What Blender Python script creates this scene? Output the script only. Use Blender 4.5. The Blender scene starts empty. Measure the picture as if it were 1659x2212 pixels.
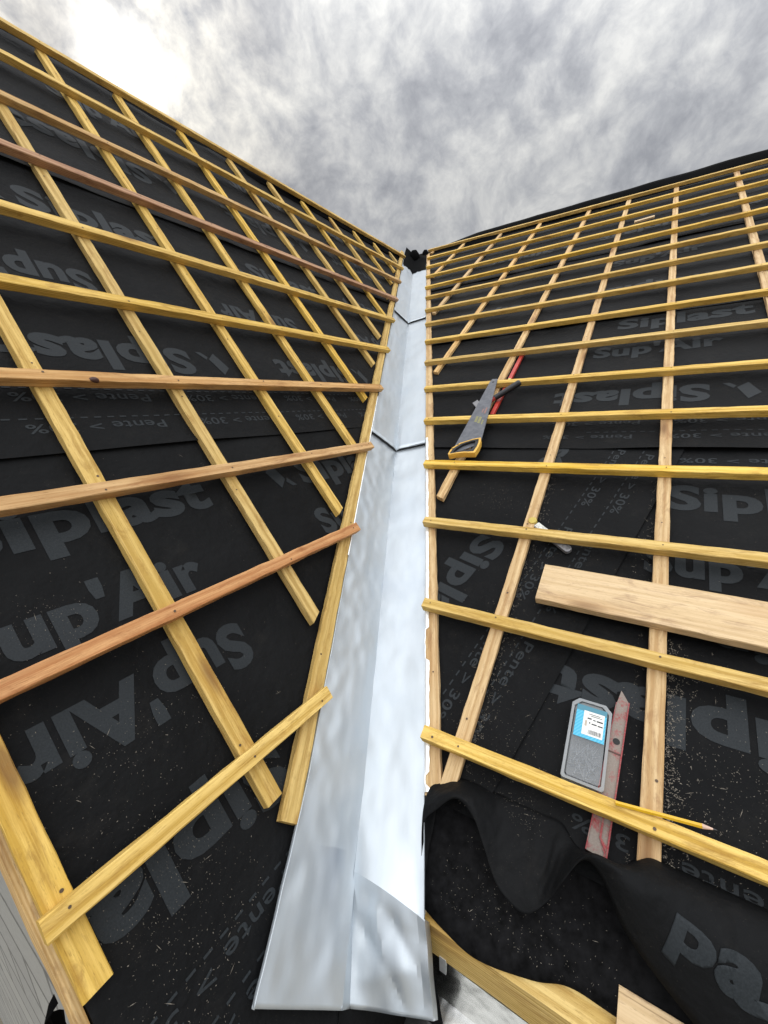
import bpy, bmesh, math, random
from mathutils import Vector, Matrix, noise
random.seed(7)
S = bpy.context.scene
COL = S.collection
V = Vector

# ------------------------------------------------------------------ camera
CAM = V((0, 0, 4.6))
RX, UX, FX = V((0.99891, -0.01104, -0.04545)), V((0.04677, 0.23587, 0.97066)), V((0.0, 0.97172, -0.23612))
cd = bpy.data.cameras.new("camera")
cam = bpy.data.objects.new("camera", cd)
COL.objects.link(cam)
M = Matrix.Identity(4)
for i in range(3):
    M[i][0], M[i][1], M[i][2], M[i][3] = RX[i], UX[i], -FX[i], CAM[i]
cam.matrix_world = M
cd.sensor_fit = 'VERTICAL'
cd.sensor_height = 36.0
cd.lens = 36.0 * 870.5 / 2212.0
cd.clip_start = 0.02
cd.clip_end = 3000
S.camera = cam

# ------------------------------------------------------------------ light
SUND = V((-0.372, 0.756, 0.539)).normalized()
S.view_settings.view_transform = 'Standard'
S.view_settings.look = 'None'
S.view_settings.exposure = 0.27
S.view_settings.gamma = 1.0


class NT:
    def __init__(s, tree):
        s.t = tree; s.n = tree.nodes; s.l = tree.links
    def new(s, typ, ins=None, **props):
        nd = s.n.new(typ)
        for k, v in props.items():
            setattr(nd, k, v)
        for k, v in (ins or {}).items():
            s.set(nd, k, v)
        return nd
    def set(s, nd, k, v):
        sock = nd.inputs[k]
        if isinstance(v, bpy.types.NodeSocket):
            s.l.new(v, sock)
        else:
            sock.default_value = v
    def math(s, op, a, b=0.0, clamp=False):
        nd = s.new('ShaderNodeMath', operation=op, use_clamp=clamp)
        s.set(nd, 0, a); s.set(nd, 1, b)
        return nd.outputs[0]
    def mix(s, f, a, b, mode='MIX'):
        nd = s.new('ShaderNodeMix', data_type='RGBA', blend_type=mode)
        s.set(nd, 0, f); s.set(nd, 6, a); s.set(nd, 7, b)
        return nd.outputs[2]
    def ramp(s, f, stops, interp='LINEAR'):
        nd = s.new('ShaderNodeValToRGB')
        cr = nd.color_ramp; cr.interpolation = interp
        while len(cr.elements) < len(stops):
            cr.elements.new(0.5)
        for e, (p, c) in zip(cr.elements, stops):
            e.position = p
            e.color = c if len(c) == 4 else (*c, 1)
        s.set(nd, 0, f)
        return nd.outputs[0]
    def noise(s, vec, scale, detail=4, rough=0.55, dist=0.0):
        nd = s.new('ShaderNodeTexNoise', {'Scale': scale, 'Detail': detail, 'Roughness': rough, 'Distortion': dist})
        if vec is not None:
            s.set(nd, 'Vector', vec)
        return nd.outputs['Fac']
    def mapping(s, vec, loc=(0, 0, 0), rot=(0, 0, 0), scale=(1, 1, 1)):
        nd = s.new('ShaderNodeMapping', {'Vector': vec, 'Location': loc, 'Rotation': rot, 'Scale': scale})
        return nd.outputs[0]


def build_world():
    w = bpy.data.worlds.new("World")
    S.world = w
    w.use_nodes = True
    w.node_tree.nodes.clear()
    n = NT(w.node_tree)
    sky = n.new('ShaderNodeTexSky', sky_type='NISHITA', sun_disc=False)
    sky.sun_elevation = math.asin(SUND.z)
    sky.sun_rotation = math.atan2(SUND.x, SUND.y)
    sky.air_density = 1.0
    sky.dust_density = 1.0
    bg1 = n.new('ShaderNodeBackground', {'Color': sky.outputs[0], 'Strength': 0.05})
    d = n.new('ShaderNodeTexCoord').outputs['Generated']
    nrm = n.new('ShaderNodeVectorMath', operation='NORMALIZE')
    n.set(nrm, 0, d)
    d = nrm.outputs[0]
    sep = n.new('ShaderNodeSeparateXYZ', {0: d})
    z = n.math('MAXIMUM', sep.outputs[2], 0.0)
    zz = n.math('ADD', z, 0.55)
    px = n.math('DIVIDE', sep.outputs[0], zz)
    py = n.math('DIVIDE', sep.outputs[1], zz)
    pv = n.new('ShaderNodeCombineXYZ', {0: px, 1: py, 2: 0.0}).outputs[0]
    warp = n.new('ShaderNodeTexNoise', {'Vector': pv, 'Scale': 1.3, 'Detail': 3.0})
    wv = n.new('ShaderNodeVectorMath', {0: warp.outputs['Color'], 1: (0.5, 0.5, 0.5)}, operation='SUBTRACT').outputs[0]
    ws = n.new('ShaderNodeVectorMath', {0: wv, 'Scale': 0.28}, operation='SCALE').outputs[0]
    pw = n.new('ShaderNodeVectorMath', {0: pv, 1: ws}, operation='ADD').outputs[0]
    w3 = n.new('ShaderNodeTexNoise', {'Vector': d, 'Scale': 6.0, 'Detail': 4.0})
    wv = n.new('ShaderNodeVectorMath', {0: w3.outputs['Color'], 1: (0.5, 0.5, 0.5)}, operation='SUBTRACT').outputs[0]
    ws = n.new('ShaderNodeVectorMath', {0: wv, 'Scale': 0.08}, operation='SCALE').outputs[0]
    dw = n.new('ShaderNodeVectorMath', {0: d, 1: ws}, operation='ADD').outputs[0]
    big = n.noise(n.mapping(dw, loc=(5.3, 0.2, 1.9), rot=(0.3, 0.5, 0.2), scale=(1.25, 0.8, 1.2)), 4.2, 6, 0.55)
    mid = n.noise(n.mapping(dw, loc=(7.0, 2.0, 0.9), rot=(0.3, 0.6, 0.2), scale=(1.2, 0.9, 1.2)), 17.0, 9, 0.62)
    c = n.math('ADD', n.math('MULTIPLY', big, 0.55), n.math('MULTIPLY', mid, 0.45))
    col = n.ramp(c, [(0.38, (0.25, 0.258, 0.28)), (0.46, (0.33, 0.338, 0.356)), (0.53, (0.425, 0.43, 0.435)), (0.61, (0.54, 0.54, 0.528))])
    # glow of the sun through the thin cloud
    dot = n.new('ShaderNodeVectorMath', {0: d, 1: SUND}, operation='DOT_PRODUCT').outputs['Value']
    dp = n.math('MAXIMUM', dot, 0.0)
    g1 = n.math('POWER', dp, 45.0)
    g2 = n.math('POWER', dp, 900.0)
    tex = n.math('ADD', n.math('MULTIPLY', mid, 3.2), -0.95)
    g1t = n.math('MULTIPLY', n.math('MULTIPLY', g1, tex), 0.33)
    g2t = n.math('MULTIPLY', g2, n.math('ADD', n.math('MULTIPLY', mid, 1.6), 0.3))
    glow = n.mix(1.0, (0, 0, 0, 1), (1.0, 0.90, 0.70, 1))
    warm = n.new('ShaderNodeVectorMath', {0: (1.0, 0.86, 0.58), 'Scale': g1t}, operation='SCALE').outputs[0]
    core = n.new('ShaderNodeVectorMath', {0: (1.0, 0.97, 0.90), 'Scale': g2t}, operation='SCALE').outputs[0]
    # overcast zenith, boosted mostly out of view to brighten the wood and zinc
    back = n.new('ShaderNodeVectorMath', {0: d, 1: V((0.08, -0.22, 0.97)).normalized()}, operation='DOT_PRODUCT').outputs['Value']
    bk = n.math('POWER', n.math('MAXIMUM', back, 0.0), 2.6)
    gain = n.math('ADD', n.math('MULTIPLY', bk, BACK_GAIN), 1.0)
    base = n.new('ShaderNodeVectorMath', {0: col, 'Scale': gain}, operation='SCALE').outputs[0]
    a1 = n.new('ShaderNodeVectorMath', {0: base, 1: warm}, operation='ADD').outputs[0]
    a2 = n.new('ShaderNodeVectorMath', {0: a1, 1: core}, operation='ADD').outputs[0]
    bg2 = n.new('ShaderNodeBackground', {'Color': a2, 'Strength': 1.0})
    mx = n.new('ShaderNodeMixShader', {0: 0.96, 1: bg1.outputs[0], 2: bg2.outputs[0]})
    out = n.new('ShaderNodeOutputWorld', {0: mx.outputs[0]})


BACK_GAIN = 5.6
build_world()
sl = bpy.data.lights.new("sun", 'SUN')
sl.energy = 1.5
sl.angle = math.radians(14)
sl.color = (1.0, 0.95, 0.86)
so = bpy.data.objects.new("sun", sl)
COL.objects.link(so)
so.rotation_euler = (-SUND).to_track_quat('-Z', 'Y').to_euler()
so.location = (0, 0, 30)

# ------------------------------------------------------------------ roof frames
# every roof slope has a frame: a along the battens, b up the slope, h out of the slope
e1, u1, n1 = V((0.54437, 0.83885, 0)), V((-0.51321, 0.33305, 0.79101)), V((0.66354, -0.4306, 0.61181))
e2, u2, n2 = V((-0.83885, 0.54437, 0)), V((0.46162, 0.71134, 0.52999)), V((-0.28851, -0.44458, 0.848))
vd = V((0.10896, 0.86466, 0.49039)).normalized()
DL, DR = 0.91698, 1.054
X0 = CAM + V((-0.054, 1.0, -0.737))            # a point of the valley line


class Slope:
    def __init__(s, e, u, n, d):
        s.e, s.u, s.n, s.o = e, u, n, CAM - n * d
    def p(s, a, b, h=0.0):
        return s.o + s.e * a + s.u * b + s.n * h
    def ab(s, X):
        r = X - s.o
        return r.dot(s.e), r.dot(s.u)


LS, RS = Slope(e1, u1, n1, DL), Slope(e2, u2, n2, DR)
wl = n1.cross(vd); wl *= -1 if wl.dot(e1) > 0 else 1
wr = n2.cross(vd); wr *= -1 if wr.dot(e2) > 0 else 1
wl.normalize(); wr.normalize()
VL, VR = LS.ab(X0), RS.ab(X0)
VLD, VRD = (vd.dot(e1), vd.dot(u1)), (vd.dot(e2), vd.dot(u2))


def wdist(sl, a, b):                              # distance of a slope point from the valley line
    w = wl if sl is LS else wr
    return (sl.p(a, b) - X0).dot(w)


def a_at(sl, b, w):                               # a of the line parallel to the valley at distance w
    lo, hi = -20.0, 20.0
    for _ in range(60):
        m = (lo + hi) / 2
        if wdist(sl, m, b) > w: lo = m
        else: hi = m
    return (lo + hi) / 2


# ------------------------------------------------------------------ materials
def mat(name):
    m = bpy.data.materials.new(name)
    m.use_nodes = True
    m.node_tree.nodes.clear()
    n = NT(m.node_tree)
    b = n.new('ShaderNodeBsdfPrincipled')
    n.new('ShaderNodeOutputMaterial', {0: b.outputs[0]})
    return m, n, b


def plain(name, col, rough=0.6, metal=0.0, var=0.15, scale=40.0):
    m, n, b = mat(name)
    tc = n.new('ShaderNodeTexCoord').outputs['Object']
    f = n.noise(tc, scale, 5, 0.6)
    c = n.mix(n.ramp(f, [(0.3, (0, 0, 0)), (0.7, (1, 1, 1))]), tuple(x * (1 - var) for x in col) + (1,), tuple(min(1, x * (1 + var)) for x in col) + (1,))
    n.set(b, 'Base Color', c)
    n.set(b, 'Roughness', rough); n.set(b, 'Metallic', metal)
    return m


def wood(name, c1, c2, stain, stain_amt=0.5, knots=True, rings=0.14):
    """sawn softwood, grain along the local x axis; each stick takes its own offset"""
    m, n, b = mat(name)
    tc = n.new('ShaderNodeTexCoord').outputs['Object']
    rnd = n.new('ShaderNodeObjectInfo').outputs['Random']
    off = n.new('ShaderNodeCombineXYZ', {0: n.math('MULTIPLY', rnd, 37.0), 1: n.math('MULTIPLY', rnd, 11.0), 2: n.math('MULTIPLY', rnd, 23.0)}).outputs[0]
    p = n.new('ShaderNodeVectorMath', {0: tc, 1: off}, operation='ADD').outputs[0]
    grain = n.noise(n.mapping(p, scale=(3.0, 230, 230)), 1.0, 6, 0.62, 0.6)
    broad = n.noise(n.mapping(p, scale=(1.6, 34, 34)), 1.0, 4, 0.55, 0.5)
    ring = n.new('ShaderNodeTexWave', {'Vector': n.mapping(p, scale=(0.35, 5, 7)), 'Scale': 9.0, 'Distortion': 5.0, 'Detail': 3.0, 'Detail Scale': 0.6}, wave_type='RINGS').outputs['Fac']
    g = n.math('ADD', n.math('MULTIPLY', grain, 0.5), n.math('MULTIPLY', ring, rings))
    g = n.math('ADD', g, n.math('MULTIPLY', broad, 0.52 - rings))
    col = n.mix(n.ramp(g, [(0.41, (0, 0, 0)), (0.60, (1, 1, 1))]), c1 + (1,), c2 + (1,))
    st = n.noise(n.mapping(p, scale=(3, 9, 9)), 1.0, 4, 0.65)
    col = n.mix(n.math('MULTIPLY', n.ramp(st, [(0.48, (0, 0, 0)), (0.68, (1, 1, 1))]), stain_amt), col, stain + (1,))
    crk = n.noise(n.mapping(p, scale=(1.3, 120, 120)), 1.0, 3, 0.5, 0.2)
    col = n.mix(n.math('MULTIPLY', n.ramp(crk, [(0.26, (1, 1, 1)), (0.33, (0, 0, 0))]), 0.6), col, (c1[0] * 0.4, c1[1] * 0.33, c1[2] * 0.3, 1))
    hs = n.new('ShaderNodeHueSaturation', {'Color': col, 'Value': n.math('ADD', n.math('MULTIPLY', rnd, 0.24), 0.86), 'Saturation': n.math('ADD', n.math('MULTIPLY', rnd, 0.16), 0.9)})
    col = hs.outputs[0]
    if knots:
        vor = n.new('ShaderNodeTexVoronoi', {'Vector': n.mapping(p, scale=(3.1, 13, 13)), 'Scale': 1.0, 'Randomness': 1.0})
        kd = vor.outputs['Distance']
        kmask = n.math('GREATER_THAN', n.new('ShaderNodeSeparateColor', {0: vor.outputs['Color']}).outputs[0], 0.5)
        k1 = n.ramp(kd, [(0.08, (1, 1, 1)), (0.20, (0, 0, 0))])
        k2 = n.ramp(kd, [(0.16, (1, 1, 1)), (0.40, (0, 0, 0))])
        col = n.mix(n.math('MULTIPLY', n.math('MULTIPLY', k2, kmask), 0.4), col, (stain[0] * 0.8, stain[1] * 0.66, stain[2] * 0.6, 1))
        col = n.mix(n.math('MULTIPLY', n.math('MULTIPLY', k1, kmask), 0.75), col, (0.16, 0.075, 0.03, 1))
    pits = n.noise(n.mapping(p, scale=(45, 420, 420)), 1.0, 3, 0.7)
    col = n.mix(n.math('MULTIPLY', n.ramp(pits, [(0.30, (1, 1, 1)), (0.41, (0, 0, 0))]), 0.5), col, (c1[0] * 0.45, c1[1] * 0.4, c1[2] * 0.35, 1))
    dirt = n.noise(n.mapping(p, scale=(9, 40, 40)), 1.0, 6, 0.7, 0.8)
    col = n.mix(n.math('MULTIPLY', n.ramp(dirt, [(0.52, (0, 0, 0)), (0.68, (1, 1, 1))]), 0.6), col, (c1[0] * 0.55, c1[1] * 0.45, c1[2] * 0.5, 1))
    n.set(b, 'Base Color', col)
    n.set(b, 'Roughness', 0.72)
    n.set(b, 'Specular IOR Level', 0.25)
    bump = n.new('ShaderNodeBump', {'Height': n.math('ADD', grain, n.math('MULTIPLY', pits, 0.5)), 'Strength': 0.7, 'Distance': 0.0016})
    n.set(b, 'Normal', bump.outputs[0])
    return m


W_YEL = wood('yellow_treated_wood', (0.55, 0.335, 0.06), (0.83, 0.58, 0.175), (0.60, 0.36, 0.03), 0.5)
W_YL2 = wood('pale_yellow_wood', (0.51, 0.31, 0.06), (0.78, 0.535, 0.155), (0.56, 0.36, 0.06), 0.5)
W_TAN = wood('tan_wood', (0.52, 0.32, 0.13), (0.74, 0.53, 0.27), (0.50, 0.30, 0.12), 0.4)
W_ORG = wood('orange_wood', (0.46, 0.24, 0.08), (0.70, 0.44, 0.19), (0.40, 0.19, 0.05), 0.5)
W_RED = wood('red_wood', (0.48, 0.19, 0.05), (0.70, 0.36, 0.13), (0.34, 0.12, 0.04), 0.5)
W_BR2 = wood('light_brown_wood', (0.40, 0.24, 0.10), (0.60, 0.42, 0.20), (0.32, 0.17, 0.07), 0.5)
W_BRN = wood('brown_wood', (0.34, 0.18, 0.10), (0.52, 0.33, 0.20), (0.28, 0.14, 0.08), 0.5)
W_PIN = wood('pink_plank', (0.57, 0.41, 0.23), (0.70, 0.53, 0.325), (0.58, 0.40, 0.21), 0.3, True, 0.09)
NAIL = plain('nail_head', (0.10, 0.065, 0.04), 0.5, 0.5)

def m_membrane():
    m, n, b = mat('underlay_membrane')
    tc = n.new('ShaderNodeTexCoord').outputs['Object']
    f1 = n.noise(tc, 3.0, 5, 0.6)
    f2 = n.noise(tc, 260.0, 3, 0.7)
    col = n.mix(n.ramp(f1, [(0.3, (0, 0, 0)), (0.7, (1, 1, 1))]), (0.0042, 0.0045, 0.005, 1), (0.0085, 0.0089, 0.0095, 1))
    dust = n.noise(tc, 11.0, 6, 0.7)
    col = n.mix(n.math('MULTIPLY', n.ramp(dust, [(0.55, (0, 0, 0)), (0.78, (1, 1, 1))]), 0.3), col, (0.03, 0.028, 0.025, 1))
    sp = n.noise(tc, 520.0, 2, 0.6)
    spm = n.math('MULTIPLY', n.ramp(sp, [(0.70, (0, 0, 0)), (0.76, (1, 1, 1))]), n.ramp(dust, [(0.42, (0, 0, 0)), (0.62, (1, 1, 1))]))
    col = n.mix(n.math('MULTIPLY', spm, 0.5), col, (0.22, 0.19, 0.15, 1))
    n.set(b, 'Base Color', col)
    n.set(b, 'Sheen Weight', 0.0); n.set(b, 'Sheen Roughness', 0.5); n.set(b, 'Sheen Tint', (0.9, 0.95, 1.0, 1))
    n.set(b, 'Roughness', 0.62)
    n.set(b, 'Specular IOR Level', 0.09)
    wr_ = n.noise(n.mapping(tc, scale=(1, 1, 1)), 9.0, 4, 0.6, 0.15)
    bump = n.new('ShaderNodeBump', {'Height': n.math('ADD', n.math('MULTIPLY', wr_, 1.0), n.math('MULTIPLY', f2, 0.05)), 'Strength': 0.6, 'Distance': 0.018})
    n.set(b, 'Normal', bump.outputs[0])
    return m

def m_print():
    m, n, b = mat('grey_print')
    tc = n.new('ShaderNodeTexCoord').outputs['Object']
    f = n.noise(tc, 350.0, 3, 0.7)
    f0 = n.noise(tc, 4.0, 4, 0.6)
    col = n.mix(n.ramp(f, [(0.35, (0, 0, 0)), (0.65, (1, 1, 1))]), (0.014, 0.0175, 0.020, 1), (0.025, 0.030, 0.034, 1))
    col = n.mix(n.math('MULTIPLY', n.ramp(f0, [(0.3, (1, 1, 1)), (0.65, (0, 0, 0))]), 0.5), col, (0.020, 0.023, 0.026, 1))
    n.set(b, 'Base Color', col)
    n.set(b, 'Roughness', 0.6)
    n.set(b, 'Specular IOR Level', 0.2)
    return m

M_MEM, M_PRT = m_membrane(), m_print()
M_UND = plain('underlay_back', (0.003, 0.003, 0.0033), 0.9, 0, 0.4, 8)
M_UND.node_tree.nodes['Principled BSDF'].inputs['Specular IOR Level'].default_value = 0.04


def m_zinc():
    m, n, b = mat('zinc')
    tc = n.new('ShaderNodeTexCoord').outputs['Object']
    f = n.noise(n.mapping(tc, scale=(3.0, 14.0, 14.0)), 1.0, 5, 0.6)
    sm = n.noise(tc, 5.0, 5, 0.6, 0.4)
    col = n.mix(n.ramp(f, [(0.3, (0, 0, 0)), (0.7, (1, 1, 1))]), (0.50, 0.55, 0.59, 1), (0.57, 0.615, 0.65, 1))
    col = n.mix(n.math('MULTIPLY', n.ramp(sm, [(0.50, (0, 0, 0)), (0.72, (1, 1, 1))]), 0.35), col, (0.43, 0.49, 0.56, 1))
    scr = n.noise(n.mapping(tc, rot=(0, 0, 0.25), scale=(6, 260, 6)), 1.0, 3, 0.6)
    col = n.mix(n.math('MULTIPLY', n.ramp(scr, [(0.72, (0, 0, 0)), (0.8, (1, 1, 1))]), 0.55), col, (0.36, 0.39, 0.43, 1))
    sx = n.new('ShaderNodeSeparateXYZ', {0: tc})                       # darker blue-grey patch near the lower end
    jx = n.math('ADD', sx.outputs[0], n.math('MULTIPLY', n.math('ADD', f, -0.5), 0.012))
    st = n.math('MULTIPLY', n.ramp(n.math('ADD', n.math('MULTIPLY', jx, 4.0), 2.5), [(0.50, (0, 0, 0)), (0.92, (1, 1, 1)), (0.985, (1, 1, 1)), (1.0, (0, 0, 0))]),
                n.ramp(n.math('MULTIPLY', n.math('ADD', sx.outputs[1], n.math('MULTIPLY', sm, 0.012)), 10.0), [(0.28, (0, 0, 0)), (0.5, (1, 1, 1)), (0.72, (0.5, 0.5, 0.5)), (1.0, (0, 0, 0))]))
    col = n.mix(n.math('MULTIPLY', st, 0.55), col, (0.27, 0.31, 0.38, 1))
    n.set(b, 'Base Color', col)
    n.set(b, 'Metallic', 0.62)
    n.set(b, 'Roughness', n.math('ADD', n.math('MULTIPLY', sm, 0.22), 0.24))
    dents = n.noise(n.mapping(tc, scale=(5, 7, 7)), 1.0, 4, 0.5, 0.6)
    fine = n.noise(n.mapping(tc, scale=(18, 55, 55)), 1.0, 6, 0.65, 0.5)
    dents = n.math('ADD', dents, n.math('MULTIPLY', fine, 0.10))
    bump = n.new('ShaderNodeBump', {'Height': dents, 'Strength': 0.28, 'Distance': 0.0035})
    n.set(b, 'Normal', bump.outputs[0])
    return m

M_ZNC = m_zinc()
M_HEM = plain('bright_zinc_hem', (0.86, 0.87, 0.86), 0.35, 0.6, 0.08)
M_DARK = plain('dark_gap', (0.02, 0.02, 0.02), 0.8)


# ------------------------------------------------------------------ object helpers
def tag(o, label=None, cat=None, group=None, kind=None):
    if label: o['label'] = label
    if cat: o['category'] = cat
    if group: o['group'] = group
    if kind: o['kind'] = kind
    return o


def link(name, bm, mats, matrix=None, parent=None, smooth=False):
    me = bpy.data.meshes.new(name)
    bm.normal_update()
    bm.to_mesh(me); bm.free()
    for m in (mats if isinstance(mats, (list, tuple)) else [mats]):
        me.materials.append(m)
    if smooth:
        for p in me.polygons: p.use_smooth = True
    o = bpy.data.objects.new(name, me)
    COL.objects.link(o)
    if parent: o.parent = parent
    if matrix is not None: o.matrix_world = matrix if not parent else matrix
    return o


def empty(name, matrix):
    o = bpy.data.objects.new(name, None)
    o.empty_display_size = 0.05
    COL.objects.link(o)
    o.matrix_world = matrix
    return o


def child(o, parent):                              # parts are modelled in the frame of their thing
    o.parent = parent
    return o


def frame(org, x, z):
    x = x.normalized(); z = (z - x * z.dot(x)).normalized(); y = z.cross(x)
    m = Matrix.Identity(4)
    for i in range(3):
        m[i][0], m[i][1], m[i][2], m[i][3] = x[i], y[i], z[i], org[i]
    return m


def box(bm, x0, x1, y0, y1, z0, z1, mi=0):
    vs = [bm.verts.new((x, y, z)) for z in (z0, z1) for y in (y0, y1) for x in (x0, x1)]
    for f in ((0, 2, 3, 1), (4, 5, 7, 6), (0, 1, 5, 4), (2, 6, 7, 3), (0, 4, 6, 2), (1, 3, 7, 5)):
        bm.faces.new([vs[i] for i in f]).material_index = mi
    return vs


def prism(bm, pts, z0, z1, mi=0):
    lo = [bm.verts.new((x, y, z0)) for x, y in pts]
    hi = [bm.verts.new((x, y, z1)) for x, y in pts]
    k = len(pts)
    bm.faces.new(hi).material_index = mi
    bm.faces.new(lo[::-1]).material_index = mi
    for i in range(k):
        bm.faces.new((lo[i], lo[(i + 1) % k], hi[(i + 1) % k], hi[i])).material_index = mi


def ring_prism(bm, outer, inner, z0, z1, mi=0):
    k = len(outer)
    a = [[bm.verts.new((x, y, z)) for x, y in L] for L in (outer, inner) for z in (z0, z1)]
    ol, oh, il, ih = a
    for i in range(k):
        j = (i + 1) % k
        for f in ((oh[i], oh[j], ih[j], ih[i]), (ol[j], ol[i], il[i], il[j]), (ol[i], ol[j], oh[j], oh[i]), (il[j], il[i], ih[i], ih[j])):
            bm.faces.new(f).material_index = mi


def disc(bm, x, y, z, r, mi=0, k=8):
    vs = [bm.verts.new((x + r * math.cos(2 * math.pi * i / k), y + r * math.sin(2 * math.pi * i / k), z)) for i in range(k)]
    bm.faces.new(vs).material_index = mi


def cyl(bm, p0, p1, r0, r1=None, k=14, mi=0, caps=True):
    r1 = r0 if r1 is None else r1
    p0, p1 = V(p0), V(p1)
    d = (p1 - p0).normalized()
    t = d.orthogonal().normalized(); s = d.cross(t)
    A = [bm.verts.new(p0 + (t * math.cos(2 * math.pi * i / k) + s * math.sin(2 * math.pi * i / k)) * r0) for i in range(k)]
    B = [bm.verts.new(p1 + (t * math.cos(2 * math.pi * i / k) + s * math.sin(2 * math.pi * i / k)) * r1) for i in range(k)]
    for i in range(k):
        bm.faces.new((A[i], A[(i + 1) % k], B[(i + 1) % k], B[i])).material_index = mi
    if caps:
        bm.faces.new(A[::-1]).material_index = mi
        bm.faces.new(B).material_index = mi


def stick(name, sl, p0, p1, width, h0, h1, m, nails=(), skew=(0, 0), rough=0.0009, label=None, cat=None, group=None, bow=0.0015):
    """sawn timber whose centre line runs p0 -> p1 in slope coordinates, from height h0 to h1"""
    P0, P1 = sl.p(*p0, h0), sl.p(*p1, h0)
    L = (P1 - P0).length
    mtx = frame(P0, P1 - P0, sl.n)
    t = h1 - h0
    bm = bmesh.new()
    c = 0.0018
    hw = width / 2
    sec = [(-hw + c, 0), (hw - c, 0), (hw, c), (hw, t - c), (hw - c, t), (-hw + c, t), (-hw, t - c), (-hw, c)]
    k = max(2, int(L / 0.035))
    ph = random.random() * 6
    rings = []
    for i in range(k + 1):
        f = i / k
        by = bow * math.sin(f * 5 + ph) * min(1, L / 2)
        r = []
        for q, (y, z) in enumerate(sec):
            x = f * L
            if i == 0: x += skew[0] * y
            if i == k: x += skew[1] * y
            r.append(bm.verts.new((x, y + by + random.uniform(-rough, rough), z + random.uniform(-rough, rough) * 0.6)))
        rings.append(r)
    for i in range(k):
        for q in range(8):
            w = (q + 1) % 8
            bm.faces.new((rings[i][q], rings[i + 1][q], rings[i + 1][w], rings[i][w]))
    bm.faces.new(rings[0]); bm.faces.new(rings[-1][::-1])
    for (na, nb) in nails:
        v = mtx.inverted() @ sl.p(na, nb, h1)
        if 0.01 < v.x < L - 0.005:
            disc(bm, v.x + random.uniform(-.006, .006), random.uniform(-.25, .25) * width, t + 0.0009, random.uniform(0.0020, 0.0030), 1)
    bmesh.ops.recalc_face_normals(bm, faces=bm.faces)
    o = link(name, bm, [m, NAIL], mtx)
    return tag(o, label, cat, group)


# ------------------------------------------------------------------ membranes
def nz(a, b, s=0.0):
    return noise.noise(V((a, b, s)))


def hm(a, b, base=0.0, seam=None, wr_=1.0, seed=0.0):
    h = base + 0.0030 * wr_ * nz(a * 2.0, b * 7.0, seed) + 0.0016 * wr_ * nz(a * 7, b * 9, seed + 5)
    if seam is not None:
        k = math.exp(-max(0.0, b - seam) / 0.035)
        h += k * (0.003 + 0.011 * max(0.0, nz(a * 2.2, 3.3, seed + 9) + 0.25))
    return h


_txt = {}
def text_mesh(s, bold=0.042):
    if (s, bold) in _txt: return _txt[(s, bold)]
    cu = bpy.data.curves.new('print', 'FONT')
    cu.body = s; cu.size = 1.0; cu.offset = bold; cu.resolution_u = 4
    cu.space_character = 1.05
    o = bpy.data.objects.new('print', cu)
    COL.objects.link(o)
    dg = bpy.context.evaluated_depsgraph_get()
    me = bpy.data.meshes.new_from_object(o.evaluated_get(dg))
    xs = [v.co.x for v in me.vertices]
    vs, fs = [(v.co.x - min(xs), v.co.y) for v in me.vertices], [tuple(p.vertices) for p in me.polygons]
    w = max(xs) - min(xs)
    bpy.data.objects.remove(o); bpy.data.curves.remove(cu); bpy.data.meshes.remove(me)
    _txt[(s, bold)] = (vs, fs, w)
    return _txt[(s, bold)]


def put_poly(dst, verts, faces, xf, clip=None, step=0.03, mi=1):
    t = bmesh.new()
    vv = [t.verts.new((*xf(x, y), 0)) for x, y in verts]
    for f in faces:
        try: t.faces.new([vv[i] for i in f])
        except ValueError: pass
    for ax in (0, 1):
        lo = min(v.co[ax] for v in t.verts); hi = max(v.co[ax] for v in t.verts)
        q = math.floor(lo / step) * step + step
        while q < hi:
            co = V((0, 0, 0)); no = V((0, 0, 0)); co[ax] = q; no[ax] = 1
            bmesh.ops.bisect_plane(t, geom=t.verts[:] + t.edges[:] + t.faces[:], plane_co=co, plane_no=no)
            q += step
    for (co, no) in (clip or []):                 # keeps the side the normal points away from
        bmesh.ops.bisect_plane(t, geom=t.verts[:] + t.edges[:] + t.faces[:], plane_co=co, plane_no=no, clear_outer=True)
    mp = {v: dst.verts.new(v.co) for v in t.verts}
    for f in t.faces:
        nf = dst.faces.new([mp[v] for v in f.verts]); nf.material_index = mi
    t.free()
    return mp.values()


def put_text(dst, s, org, d, up, length, cap, clip=None, bold=0.042):
    vs, fs, w = text_mesh(s, bold)
    kx, ky = length / w, cap / 0.70
    return put_poly(dst, vs, fs, lambda x, y: (org[0] + d[0] * x * kx + up[0] * y * ky, org[1] + d[1] * x * kx + up[1] * y * ky), clip)


def put_logo(dst, org, d, up, s, clip=None):
    """the maker's mark: a slanted bar with a small second bar beside it"""
    A = [(0.30, 0.0), (0.62, 0.30), (0.36, 1.0), (0.0, 0.66)]
    B = [(0.72, 0.34), (1.0, 0.0), (0.80, 0.0), (0.62, 0.20)]
    for P in (A, B):
        put_poly(dst, P, [tuple(range(len(P)))], lambda x, y: (org[0] + d[0] * x * s + up[0] * y * s, org[1] + d[1] * x * s + up[1] * y * s), clip)


def put_dashes(dst, a0, a1, b, clip=None, d=(1, 0), w=0.004, on=0.016, off=0.014, org=None):
    o = org or (a0, b)
    L = a1 - a0
    x = 0
    while x < L:
        P = [(x, -w / 2), (x + on, -w / 2), (x + on, w / 2), (x, w / 2)]
        put_poly(dst, P, [(0, 1, 2, 3)], lambda X, Y: (o[0] + d[0] * X - d[1] * Y, o[1] + d[1] * X + d[0] * Y), clip, step=0.2)
        x += on + off


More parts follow.
